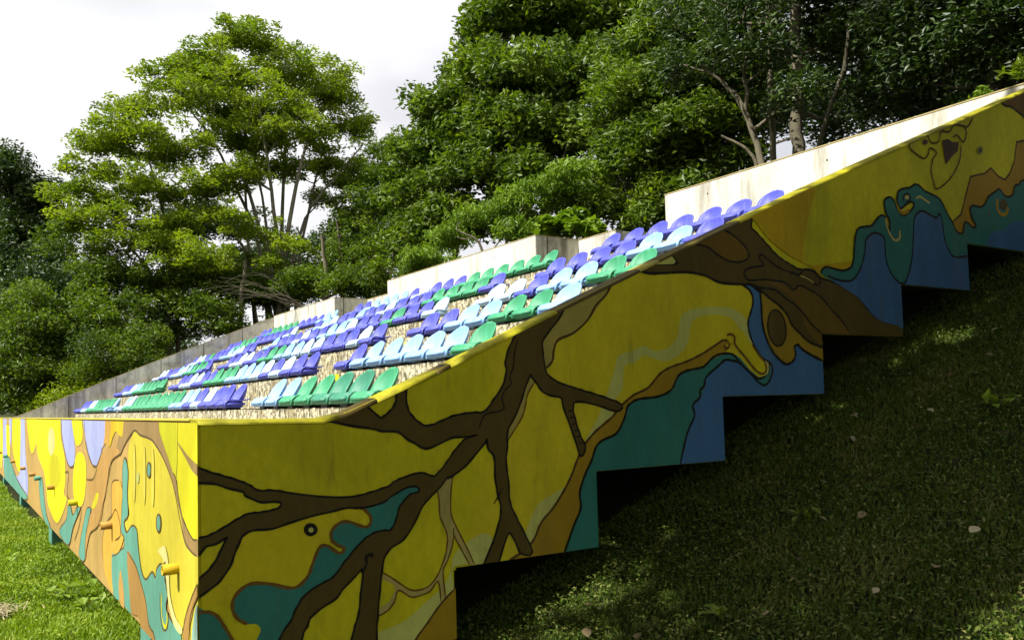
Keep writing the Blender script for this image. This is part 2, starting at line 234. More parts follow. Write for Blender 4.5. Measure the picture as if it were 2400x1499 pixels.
MURAL = (
 ('e','painted_yellow_patch','yel2','f',0,'1351,554 1442,639 1617,692 1826,765 2067,892 2353,1047 2638,1184 2914,1306 3184,1404 3400,1403 3519,1232 3569,954 3606,698 3673,509 3727,341 3701,179 3548,-8 3325,-180 3112,-253 2920,-155 2735,26 2590,133 2520,101 2484,1 2411,-119 2264,-248 2087,-393 1927,-530 1795,-676 1677,-816 1576,-886 1481,-860 1402,-770 1371,-638 1432,-447 1544,-206 1604,27 1528,230 1400,412'),
 ('e','painted_yellow_patch','yel3','f',0,'26,-701 60,-634 111,-556 176,-494 256,-463 351,-450 453,-443 580,-437 716,-439 796,-454 776,-485 696,-528 619,-579 566,-647 513,-722 448,-777 359,-797 258,-797 173,-796 109,-807 59,-816 25,-812 9,-788 10,-750'),
 ('e','painted_cloud_band','lime','f',0,'2160,-184 2180,-155 2220,-106 2257,-55 2284,-7 2309,43 2332,90 2353,133 2372,173 2389,211 2401,247 2411,280 2428,306 2460,320 2499,327 2537,334 2569,347 2599,360 2629,366 2659,359 2689,345 2721,336 2759,338 2800,345 2836,359 2868,380 2896,408 2918,439 2928,473 2932,509 2943,540 2963,565 2990,585 3025,601 3074,612 3131,620 3189,625 3247,629 3306,631 3356,631 3390,630 3416,625 3443,616 3480,602 3518,583 3550,559 3568,528 3579,491 3588,453 3598,409 3606,363 3603,330 3578,316 3542,316 3514,329 3506,361 3506,407 3499,451 3480,490 3454,527 3418,555 3368,571 3308,578 3249,580 3189,575 3130,565 3083,552 3056,538 3042,521 3030,499 3022,468 3017,432 3005,397 2980,365 2947,334 2912,310 2873,292 2832,279 2794,273 2760,276 2729,286 2700,294 2675,301 2651,307 2627,307 2602,297 2577,280 2552,265 2523,261 2493,260 2470,245 2459,203 2455,148 2446,102 2426,75 2401,56 2382,35 2375,5 2373,-28 2360,-59 2325,-86 2278,-112 2237,-134 2201,-159 2171,-181'),
 ('e','painted_cloud_band','lime','f',0,'1706,-744 1709,-716 1722,-676 1739,-637 1758,-599 1780,-562 1804,-531 1827,-512 1852,-500 1882,-487 1925,-470 1974,-452 2011,-434 2024,-415 2025,-396 2029,-384 2047,-374 2069,-371 2078,-387 2066,-435 2041,-503 2006,-561 1956,-600 1896,-630 1845,-660 1812,-694 1788,-728 1766,-751 1741,-760 1718,-757'),
 ('e','painted_cloud_band','lime','f',0,'1319,-705 1340,-691 1362,-677 1388,-664 1416,-652 1447,-643 1476,-645 1504,-666 1530,-699 1546,-730 1553,-759 1550,-787 1521,-805 1444,-803 1344,-792 1273,-794 1257,-825 1267,-869 1270,-907 1256,-926 1235,-938 1204,-963 1157,-1012 1102,-1072 1053,-1132 1023,-1190 999,-1248 957,-1296 872,-1344 772,-1382 712,-1379 721,-1303 767,-1184 813,-1091 847,-1057 881,-1050 912,-1046 940,-1038 965,-1033 993,-1023 1026,-1004 1062,-981 1098,-957 1136,-934 1174,-912 1206,-889 1226,-866 1240,-844 1251,-820 1259,-791 1266,-762 1275,-737 1287,-723 1302,-714'),
 ('e','painted_tan_patch','tan','f',0,'2050,631 2165,691 2311,752 2413,784 2426,765 2391,715 2356,672 2339,650 2322,635 2301,615 2275,585 2244,551 2212,518 2179,488 2145,459 2109,435 2069,419 2027,407 1993,394 1969,377 1953,359 1943,341 1946,324 1956,308 1957,289 1940,264 1913,237 1892,225 1881,236 1875,261 1870,289 1864,316 1860,347 1866,379 1886,411 1916,445 1948,484 1972,530 1997,580'),
 ('e','painted_tan_patch','tan','f',0,'1628,-159 1620,-154 1614,-139 1614,-122 1623,-104 1638,-84 1653,-61 1669,-35 1685,-5 1701,25 1714,54 1727,83 1741,112 1758,142 1775,170 1789,187 1803,184 1813,168 1814,149 1800,127 1775,102 1755,74 1745,42 1739,7 1729,-26 1710,-57 1687,-86 1666,-111 1651,-133 1638,-151'),
 ('e','painted_outline','dbrown','s',15,'2394,742 2383,723 2367,696 2347,669 2322,646 2293,624 2266,600 2246,573 2228,544 2204,515 2170,485 2131,456 2092,432 2053,417 2015,406 1985,393 1968,376 1958,355 1951,335 1946,312 1944,290 1937,270 1923,254 1905,240 1892,231'),
 ('e','painted_outline','brown2','s',11,'1808,149 1796,133 1778,110 1763,86 1754,61 1749,35 1742,11 1737,-7 1731,-21 1721,-39 1705,-62 1685,-88 1666,-111 1651,-129 1638,-143 1628,-159 1621,-181 1618,-204 1616,-220'),
 ('e','painted_pale_twig','tan2','f',0,'1186,-398 1195,-446 1198,-531 1224,-590 1239,-639 1232,-704 1209,-767 1175,-829 1121,-877 1037,-893 977,-857 927,-814 868,-780 858,-796 927,-837 941,-870 905,-919 845,-946 840,-981 894,-963 935,-924 956,-873 1016,-908 1057,-914 1131,-897 1180,-857 1209,-964 1220,-947 1208,-814 1230,-770 1259,-707 1277,-634 1309,-694 1361,-796 1395,-800 1353,-708 1321,-648 1289,-587 1259,-508 1273,-367 1297,-311 1343,-256 1264,-309'),
 ('e','painted_outline','brown2','s',9,'1186,-398 1188,-409 1192,-425 1195,-446 1196,-473 1196,-503 1198,-531 1206,-553 1215,-572 1224,-590 1231,-607 1236,-622 1239,-639 1239,-660 1236,-682 1232,-704 1226,-725 1218,-746 1209,-767 1199,-788 1188,-809 1175,-829 1160,-847 1142,-864 1121,-877 1094,-884 1065,-886 1037,-884 1015,-875 995,-862 977,-848 960,-836 944,-823 927,-810 906,-795 884,-781 868,-771'),
 ('e','painted_outline','brown2','s',9,'1343,-256 1328,-270 1308,-290 1291,-311 1282,-326 1276,-341 1271,-366 1265,-410 1261,-463 1261,-508 1267,-540 1278,-565 1289,-587 1300,-609 1310,-628 1321,-648 1331,-667 1341,-686 1353,-708 1368,-739 1384,-771 1395,-795'),
 ('e','painted_outline','brown2','s',9,'1278,-596 1277,-605 1275,-618 1277,-634 1284,-650 1295,-670 1309,-694 1328,-729 1351,-768 1367,-796'),
 ('e','painted_outline','brown2','s',9,'1277,-634 1273,-653 1267,-681 1259,-707 1250,-730 1240,-751 1230,-770 1221,-783 1212,-793 1208,-814 1210,-857 1216,-909 1220,-947'),
 ('e','painted_outline','brown2','s',9,'1193,-962 1191,-929 1187,-885 1180,-857 1167,-862 1150,-883 1131,-902 1107,-909 1080,-914 1057,-916 1042,-917 1030,-915 1016,-910 996,-896 974,-878 956,-871 946,-882 941,-903 933,-923 922,-938 909,-952 894,-963 875,-971 854,-977 840,-981'),
 ('e','painted_teal_water','teal','f',0,'1973,-837 2051,-667 2107,-570 2104,-479 2148,-378 2197,-303 2234,-226 2286,-189 2392,-153 2459,-61 2487,6 2579,45 2728,56 2844,97 2906,181 2986,217 3128,239 3214,298 3299,325 3329,334 3414,328 3478,295 3561,222 3648,170 3716,176 3760,219 3773,284 3811,219 3759,126 3689,111 3385,189 3167,44 2951,-238 2917,-519 2299,-472 2282,-874'),
 ('e','painted_blue_water','blue','f',0,'4335,283 4281,296 4240,310 4203,323 4167,337 4134,350 4107,363 4088,376 4073,388 4060,394 4045,393 4032,387 4023,378 4024,364 4030,347 4032,330 4027,313 4018,296 4004,282 3983,270 3957,261 3931,258 3908,263 3885,275 3862,289 3839,305 3816,324 3796,343 3780,362 3766,382 3753,405 3739,434 3725,466 3713,498 3705,529 3699,560 3696,591 3697,623 3700,655 3702,684 3703,708 3703,728 3694,746 3675,763 3648,778 3618,789 3576,795 3530,797 3507,794 3523,786 3561,772 3593,757 3609,738 3619,718 3623,696 3623,676 3617,656 3608,634 3596,608 3581,581 3570,556 3565,535 3564,515 3567,494 3573,471 3582,445 3595,418 3613,387 3635,354 3657,327 3679,308 3702,294 3723,281 3745,267 3766,253 3777,234 3772,204 3756,168 3737,141 3717,127 3695,122 3668,127 3635,146 3597,176 3560,204 3523,227 3486,248 3454,264 3430,273 3410,277 3390,279 3369,284 3348,289 3327,286 3305,273 3284,253 3260,234 3232,220 3201,207 3175,190 3156,167 3142,142 3130,117 3123,97 3117,78 3107,59 3083,41 3053,23 3033,3 3032,-19 3040,-44 3039,-69 3024,-92 3000,-115 2975,-153 2947,-216 2918,-292 2896,-362 2871,-422 2853,-476 2888,-517 3029,-558 3230,-587 3385,-554 3395,-397 3350,-178 3416,-21 3733,2 4198,-40 4563,-49 4675,37 4646,159 4586,251 4517,281 4419,282'),
 ('e','painted_outline','black','s',17,'2896,-369 2913,-318 2939,-245 2964,-181 2991,-136 3018,-100 3035,-69 3035,-43 3024,-23 3023,-4 3041,14 3069,30 3090,45 3094,61 3091,76 3092,89 3103,98 3117,106 3130,117 3136,134 3140,155 3154,176 3185,198 3225,221 3261,242 3286,259 3306,272 3326,282 3347,286 3367,285 3390,282 3417,278 3446,272 3476,261 3504,244 3532,223 3560,201 3590,177 3619,153 3646,134 3667,123 3684,117 3701,115 3718,119 3733,128 3748,141 3764,159 3778,182 3787,203 3789,223 3787,242 3779,258 3764,268 3744,275 3723,284 3702,295 3679,308 3657,327 3635,354 3613,387 3595,418 3582,445 3573,471 3567,494 3564,515 3565,535 3570,556 3581,581 3596,608 3608,634 3617,656 3623,676 3623,696 3619,718 3609,738 3593,757 3565,772 3531,785 3507,794'),
 ('e','painted_ochre_band','ochre','f',0,'1600,-817 1616,-793 1671,-775 1720,-758 1746,-740 1765,-723 1783,-703 1799,-677 1813,-648 1831,-621 1856,-598 1883,-577 1911,-553 1940,-523 1969,-489 1994,-458 2013,-433 2029,-410 2045,-385 2063,-353 2080,-317 2098,-285 2114,-258 2130,-233 2150,-209 2175,-184 2204,-159 2237,-134 2277,-109 2321,-83 2360,-59 2387,-36 2408,-15 2433,7 2467,30 2505,53 2543,73 2581,86 2619,97 2655,113 2688,139 2720,169 2752,196 2783,213 2814,226 2850,238 2893,250 2940,261 2989,274 3037,290 3085,307 3132,326 3178,347 3221,368 3260,386 3291,400 3316,410 3335,415 3347,411 3353,401 3355,388 3355,369 3352,347 3339,328 3310,316 3272,308 3234,297 3200,278 3166,256 3128,238 3080,229 3029,223 2986,216 2954,207 2928,197 2905,181 2885,155 2867,123 2843,96 2809,78 2770,65 2727,56 2677,51 2625,49 2578,45 2541,35 2510,22 2486,6 2476,-14 2474,-36 2465,-62 2446,-93 2420,-126 2391,-154 2356,-170 2318,-179 2286,-189 2264,-200 2248,-211 2233,-226 2220,-249 2209,-276 2197,-303 2179,-328 2161,-352 2144,-379 2129,-411 2116,-446 2107,-480 2105,-510 2107,-540 2103,-570 2090,-599 2072,-630 2051,-668 2029,-721 2004,-783 1972,-837 1935,-887 1891,-930 1836,-945 1750,-917 1655,-863'),
 ('e','painted_outline','dbrown','s',15,'1608,-806 1639,-794 1682,-776 1720,-758 1745,-741 1765,-724 1783,-703 1799,-677 1813,-648 1831,-621 1856,-598 1883,-577 1911,-553 1940,-523 1969,-489 1994,-458 2013,-433 2029,-410 2045,-385 2063,-353 2080,-317 2098,-285 2114,-258 2130,-233 2150,-209 2175,-184 2204,-159 2237,-134 2277,-109 2321,-83 2360,-59 2387,-36 2408,-15 2433,7 2467,30 2505,53 2543,73 2581,86 2619,97 2655,113 2688,139 2720,169 2752,196 2783,213 2814,226 2850,238 2893,250 2940,261 2989,274 3037,290 3085,307 3132,326 3178,347 3222,368 3260,386 3287,400 3307,409 3324,414 3340,414 3352,410 3362,403 3370,394 3375,383 3375,373 3367,366 3354,360 3342,358 3334,363 3327,373 3322,380'),
 ('e','painted_outline','black','s',16,'1973,-825 1994,-782 2023,-722 2051,-668 2073,-631 2093,-600 2107,-570 2108,-540 2103,-510 2103,-479 2114,-446 2130,-411 2147,-379 2163,-352 2181,-328 2197,-303 2209,-276 2220,-249 2233,-226 2248,-211 2264,-200 2286,-189 2318,-179 2357,-170 2391,-154 2418,-126 2440,-93 2458,-62 2468,-36 2474,-14 2486,6 2510,22 2541,35 2578,45 2625,49 2677,51 2727,56 2770,65 2809,78 2843,96 2867,123 2885,155 2905,181 2928,197 2954,207 2986,216 3030,223 3082,229 3128,238 3160,256 3187,278 3213,297 3241,310 3268,319 3298,324 3334,327 3372,327 3405,321 3428,307 3446,288 3467,268 3493,248 3522,227 3551,208 3581,189 3610,172 3637,162 3659,159 3677,162 3694,169 3712,178 3729,192 3742,207 3750,229 3755,252 3758,269'),
 ('e','painted_yellow_tongue','yel','f',0,'3436,408 3443,389 3460,373 3481,355 3507,334 3537,312 3565,288 3592,261 3617,233 3639,211 3656,198 3670,191 3683,188 3696,188 3708,192 3718,200 3727,214 3734,231 3737,247 3733,259 3725,270 3711,284 3689,302 3662,322 3636,342 3614,361 3594,380 3572,402 3545,437 3515,474 3489,492 3466,476 3446,440'),
 ('e','painted_outline','brown2','s',17,'3353,447 3365,450 3384,454 3400,454 3413,449 3424,440 3431,430 3430,420 3424,409 3423,397 3431,384 3444,370 3459,355 3478,339 3499,322 3522,303 3549,278 3579,250 3606,227 3631,210 3653,199 3672,191 3706,196 3714,203 3721,214 3724,227 3723,241 3719,257 3711,273 3696,287 3677,302 3657,319 3634,343 3610,369 3594,387'),
 ('e','painted_outline','cream','s',12,'3718,278 3726,271 3737,261 3744,250 3745,235 3742,218 3736,203 3723,193 3706,184 3694,179'),
 ('e','painted_outline','ochre','s',14,'3356,429 3360,420 3367,407 3375,396 3407,388'),
 ('e','painted_ochre_band','ochre','f',0,'989,-1212 997,-1183 1019,-1157 1042,-1130 1065,-1104 1091,-1078 1117,-1052 1142,-1024 1167,-996 1193,-971 1219,-947 1245,-926 1270,-912 1296,-893 1320,-883 1336,-921 1347,-1056 1350,-1239 1324,-1367 1245,-1388 1140,-1354 1059,-1316 1017,-1284 997,-1247'),
 ('e','painted_outline','dbrown','s',11,'989,-1212 1002,-1191 1021,-1160 1042,-1130 1065,-1104 1091,-1078 1117,-1052 1142,-1024 1167,-997 1193,-971 1223,-946 1254,-923 1276,-908'),
 ('e','painted_teal_water','teal','f',0,'1096,-382 1088,-367 1064,-355 1039,-350 1020,-350 1000,-356 977,-365 947,-380 915,-398 885,-413 864,-421 847,-425 826,-429 794,-432 759,-433 738,-437 760,-448 777,-456 789,-466 801,-478 810,-490 814,-502 816,-512 814,-522 810,-531 803,-538 794,-543 783,-542 770,-539 756,-534 741,-527 725,-519 708,-512 692,-508 676,-506 661,-507 647,-513 634,-521 624,-530 616,-538 612,-546 609,-555 608,-566 610,-579 613,-590 621,-599 631,-608 641,-615 653,-621 665,-626 673,-632 668,-649 652,-653 640,-650 626,-639 610,-625 595,-614 581,-609 569,-607 558,-610 549,-617 542,-628 535,-642 527,-660 519,-680 511,-699 506,-714 501,-727 493,-740 480,-755 464,-770 448,-780 432,-785 415,-785 395,-782 371,-774 344,-763 318,-754 294,-748 271,-744 251,-741 233,-740 216,-742 201,-747 184,-757 168,-771 155,-785 147,-800 143,-816 143,-832 146,-850 153,-868 163,-884 176,-897 192,-908 207,-916 222,-919 237,-919 249,-922 258,-930 266,-940 269,-950 268,-959 263,-968 257,-981 249,-993 239,-1008 231,-1042 219,-1115 208,-1206 212,-1274 245,-1309 295,-1322 337,-1301 360,-1224 375,-1112 392,-1020 414,-971 438,-942 464,-914 490,-881 518,-850 555,-817 606,-781 665,-745 724,-708 780,-670 835,-632 882,-601 916,-583 942,-572 963,-555 978,-522 990,-483 1006,-449 1038,-422 1075,-400'),
 ('e','painted_outline','brown2','s',16,'738,-437 748,-441 763,-448 777,-456 789,-466 801,-478 810,-490 814,-502 816,-512 814,-522 810,-531 803,-538 794,-543 783,-542 770,-539 756,-534 741,-527 725,-519 708,-512 692,-508 676,-506 661,-507 647,-513 634,-521 624,-530 616,-538 612,-546 609,-555 608,-566 610,-579 613,-590 621,-599 631,-608 641,-615 653,-621 665,-626 673,-632 668,-649 652,-653 640,-650 626,-639 610,-625 595,-614 581,-609 569,-607 558,-610 549,-617 542,-628 535,-642 527,-660 519,-680 511,-699 506,-714 501,-727 493,-740 480,-755 464,-770 448,-780 432,-785 415,-785 395,-782 371,-774 344,-763 318,-754 294,-748 271,-744 251,-741 233,-740 216,-742 201,-747 184,-757 168,-771 155,-785 147,-800 143,-816 143,-832 146,-850 153,-868 163,-884 177,-897 195,-908 207,-916'),
 ('e','painted_teal_water','teal','f',0,'-31,-838 -12,-809 16,-824 39,-841 52,-845 61,-852 70,-862 81,-877 91,-895 102,-915 113,-934 123,-953 133,-976 143,-998 152,-1023 157,-1061 163,-1128 165,-1208 147,-1261 92,-1278 18,-1270 -34,-1223 -49,-1106 -44,-951'),
 ('e','painted_outline','brown2','s',15,'-16,-834 -1,-834 20,-834 39,-837 53,-843 66,-851 78,-863 89,-878 99,-897 110,-916 121,-935 131,-955 141,-977 151,-999 160,-1025 165,-1063 164,-1129 160,-1207 157,-1263'),
 ('e','painted_branch_edge','black','c',22,'-27,-192 -16,-199 -4,-209 13,-218 35,-228 59,-238 85,-247 114,-257 139,-266 161,-275 180,-283 197,-291 210,-297 220,-303 230,-309 239,-317 249,-325 263,-331 286,-334 313,-334 340,-337 364,-342 389,-349 418,-356 456,-364 500,-373 543,-380 585,-387 626,-391 663,-395 694,-396 721,-396 749,-394 781,-389 815,-383 846,-376 877,-369 905,-362 927,-355 940,-342 953,-336 971,-330 993,-323 1022,-316 1056,-308 1087,-305 1113,-310 1136,-319 1155,-326 1166,-329 1182,-322 1200,-307 1223,-286 1243,-264 1259,-245 1274,-227 1288,-210 1303,-194 1318,-180 1331,-169 1340,-160 1346,-154 1357,-148 1375,-141 1399,-134 1425,-129 1459,-126 1497,-125 1517,-128 1509,-136 1485,-147 1459,-160 1436,-176 1412,-193 1389,-210 1365,-225 1342,-240 1320,-255 1300,-269 1281,-284 1264,-299 1249,-316 1235,-334 1219,-353 1198,-374 1174,-396 1153,-414 1137,-427 1123,-436 1110,-448 1095,-466 1081,-487 1067,-510 1053,-533 1039,-557 1024,-579 1007,-598 990,-615 971,-629 951,-639 929,-648 910,-658 896,-672 884,-688 875,-708 867,-735 862,-766 858,-796 854,-825 850,-853 846,-884 842,-918 838,-954 835,-989 832,-1016 830,-1044 828,-1094 831,-1194 834,-1317 817,-1401 760,-1423 685,-1407 638,-1364 645,-1278 679,-1164 708,-1073 719,-1034 724,-1020 728,-1008 735,-989 742,-971 748,-949 753,-924 756,-895 760,-863 766,-819 772,-771 771,-740 760,-738 742,-753 723,-770 704,-784 684,-799 666,-815 653,-829 642,-843 628,-857 605,-870 578,-882 554,-894 533,-905 514,-916 499,-928 491,-940 486,-953 481,-968 473,-978 464,-992 453,-1030 442,-1121 429,-1235 406,-1315 358,-1337 302,-1325 270,-1286 284,-1207 323,-1100 358,-1014 379,-973 396,-955 411,-940 421,-920 428,-903 438,-885 450,-865 465,-845 483,-828 505,-814 531,-802 555,-791 578,-783 599,-776 620,-765 639,-747 657,-725 677,-702 699,-680 722,-656 744,-635 766,-617 787,-601 808,-589 830,-581 852,-577 872,-575 891,-575 907,-577 922,-574 934,-562 945,-544 953,-527 960,-508 964,-490 970,-473 977,-460 986,-449 996,-439 1007,-428 1020,-417 1033,-409 1045,-406 1058,-405 1069,-403 1077,-400 1085,-390 1084,-376 1078,-369 1068,-364 1055,-360 1039,-359 1019,-362 997,-369 977,-376 959,-384 942,-392 926,-400 912,-408 900,-417 885,-424 868,-430 848,-435 826,-439 797,-441 766,-442 738,-442 718,-440 701,-438 681,-437 656,-439 628,-444 597,-449 562,-454 524,-459 488,-465 456,-470 426,-476 399,-482 375,-489 352,-496 329,-500 304,-500 277,-498 253,-497 234,-499 217,-503 203,-508 193,-515 185,-523 178,-535 170,-550 161,-569 153,-589 145,-610 137,-631 128,-651 116,-670 101,-688 87,-703 75,-715 64,-724 47,-734 21,-749 -9,-765 -31,-771 -37,-756 -35,-731 -31,-711 -25,-704 -17,-702 -7,-698 5,-691 18,-682 32,-672 46,-659 59,-645 72,-628 84,-609 95,-588 104,-567 116,-547 126,-528 128,-517 115,-519 93,-530 73,-539 56,-543 40,-545 25,-550 12,-563 0,-579 -10,-590 -19,-595 -30,-588 -32,-568 -32,-540 -29,-520 -16,-517 -6,-519 8,-517 24,-515 41,-512 59,-506 77,-498 97,-489 118,-478 141,-466 162,-455 183,-445 202,-437 220,-431 235,-430 248,-431 262,-431 279,-430 296,-429 313,-427 331,-425 347,-421 361,-416 369,-410 373,-403 373,-390 361,-380 348,-378 331,-378 314,-378 297,-376 280,-374 263,-370 245,-362 227,-352 213,-343 206,-335 202,-327 192,-320 173,-312 147,-305 123,-298 102,-289 82,-280 59,-273 28,-269 -5,-266 -28,-258 -35,-236 -32,-209'),
 ('e','painted_branch_edge','black','c',25,'542,3 543,16 565,25 619,38 691,52 752,59 785,50 805,34 823,18 842,3 858,-12 871,-21 881,-22 896,-13 908,-6 921,4 934,15 945,26 954,39 962,54 967,68 969,84 971,111 969,159 967,218 970,260 985,277 1007,277 1021,260 1022,219 1016,161 1011,110 1012,77 1014,51 1019,29 1025,11 1034,-3 1047,-17 1065,-35 1088,-54 1110,-66 1131,-70 1151,-68 1176,-63 1209,-52 1247,-37 1285,-25 1322,-18 1360,-14 1395,-10 1427,-10 1455,-12 1480,-7 1502,9 1520,30 1539,53 1560,76 1582,100 1600,126 1614,155 1625,186 1632,213 1632,231 1627,245 1626,262 1631,285 1640,311 1651,337 1665,363 1682,389 1698,414 1712,435 1725,456 1738,478 1739,500 1739,524 1771,555 1871,606 2007,666 2102,700 2112,686 2076,645 2041,604 2021,572 2002,540 1981,511 1959,486 1936,465 1915,444 1895,423 1877,402 1866,379 1863,350 1866,320 1870,289 1874,257 1879,226 1891,199 1911,178 1938,162 1968,147 2004,134 2044,123 2080,113 2108,106 2132,100 2162,92 2203,82 2249,70 2296,57 2347,42 2398,26 2430,11 2433,-3 2416,-15 2388,-19 2346,-10 2293,7 2243,22 2200,32 2160,40 2127,44 2104,45 2088,42 2077,35 2070,24 2067,9 2067,-10 2072,-34 2080,-62 2089,-89 2098,-117 2108,-144 2119,-169 2131,-189 2144,-206 2150,-222 2144,-243 2131,-262 2118,-266 2109,-249 2100,-217 2089,-180 2071,-138 2051,-90 2033,-48 2021,-17 2011,9 2004,30 2002,46 2003,58 1997,66 1980,73 1957,76 1934,81 1912,86 1890,93 1872,101 1859,111 1850,122 1842,133 1834,143 1827,152 1819,161 1812,169 1804,177 1797,184 1792,193 1788,201 1775,194 1767,180 1758,162 1748,139 1736,113 1725,87 1715,62 1705,38 1693,12 1675,-17 1655,-47 1638,-73 1627,-91 1619,-105 1614,-122 1612,-144 1613,-169 1612,-195 1608,-223 1604,-251 1602,-281 1605,-313 1610,-346 1614,-380 1615,-414 1616,-448 1618,-478 1622,-500 1628,-518 1638,-541 1654,-571 1674,-607 1694,-645 1719,-691 1745,-740 1757,-775 1746,-786 1720,-783 1697,-774 1684,-759 1674,-737 1662,-715 1649,-688 1635,-661 1620,-649 1606,-659 1591,-684 1574,-717 1555,-763 1534,-817 1513,-854 1484,-867 1455,-864 1442,-845 1457,-806 1489,-751 1517,-699 1536,-656 1552,-617 1564,-583 1571,-556 1574,-533 1573,-511 1569,-487 1561,-462 1554,-436 1549,-409 1545,-381 1542,-350 1541,-313 1541,-273 1538,-241 1528,-223 1514,-214 1503,-202 1499,-180 1497,-155 1493,-141 1486,-144 1476,-158 1461,-176 1440,-197 1414,-221 1389,-244 1365,-264 1342,-283 1318,-299 1295,-313 1272,-324 1250,-330 1224,-332 1198,-329 1183,-326 1195,-318 1210,-310 1230,-297 1255,-281 1279,-261 1299,-236 1318,-206 1335,-182 1350,-167 1362,-157 1378,-148 1403,-137 1431,-127 1441,-121 1422,-120 1385,-124 1351,-126 1327,-125 1305,-122 1282,-123 1256,-131 1228,-143 1201,-154 1173,-163 1146,-171 1121,-173 1098,-166 1077,-154 1057,-141 1039,-131 1022,-120 1007,-110 995,-100 984,-89 969,-81 946,-78 918,-78 895,-77 881,-75 872,-72 858,-68 833,-63 804,-57 774,-51 745,-46 717,-41 686,-35 651,-27 615,-19 585,-12 564,-7 549,-2'),
 ('e','painted_branch_edge','black','c',33,'2613,837 2624,846 2654,857 2698,865 2765,871 2847,874 2909,879 2936,886 2941,894 2934,906 2917,923 2888,945 2855,962 2786,961 2715,957 2741,985 2966,1088 3311,1232 3583,1330 3660,1319 3638,1251 3620,1193 3638,1171 3660,1158 3684,1144 3712,1124 3742,1102 3772,1081 3803,1058 3833,1035 3862,1016 3885,1002 3906,991 3930,981 3960,969 3992,958 4024,947 4054,937 4084,927 4120,921 4169,921 4224,924 4270,922 4299,909 4320,892 4343,877 4374,869 4408,863 4446,857 4488,849 4533,841 4576,831 4612,819 4646,807 4680,793 4717,779 4753,764 4787,747 4813,727 4836,705 4865,681 4905,653 4952,624 5000,599 5048,584 5097,575 5143,568 5181,565 5216,565 5261,563 5332,561 5414,556 5471,532 5527,469 5558,386 5453,324 5099,304 4646,306 4337,316 4267,334 4308,360 4334,382 4293,393 4235,401 4185,412 4149,431 4120,453 4090,475 4057,495 4024,515 3997,537 3981,562 3970,590 3954,615 3927,638 3894,658 3863,675 3839,687 3817,695 3795,704 3772,713 3748,723 3728,732 3712,742 3699,751 3684,761 3665,774 3644,787 3618,797 3585,800 3547,799 3507,798 3464,798 3419,798 3377,799 3340,801 3305,803 3271,808 3239,818 3207,830 3169,840 3120,846 3066,851 3007,852 2941,847 2871,839 2810,833 2765,829 2729,826 2696,826 2660,828 2627,832'),
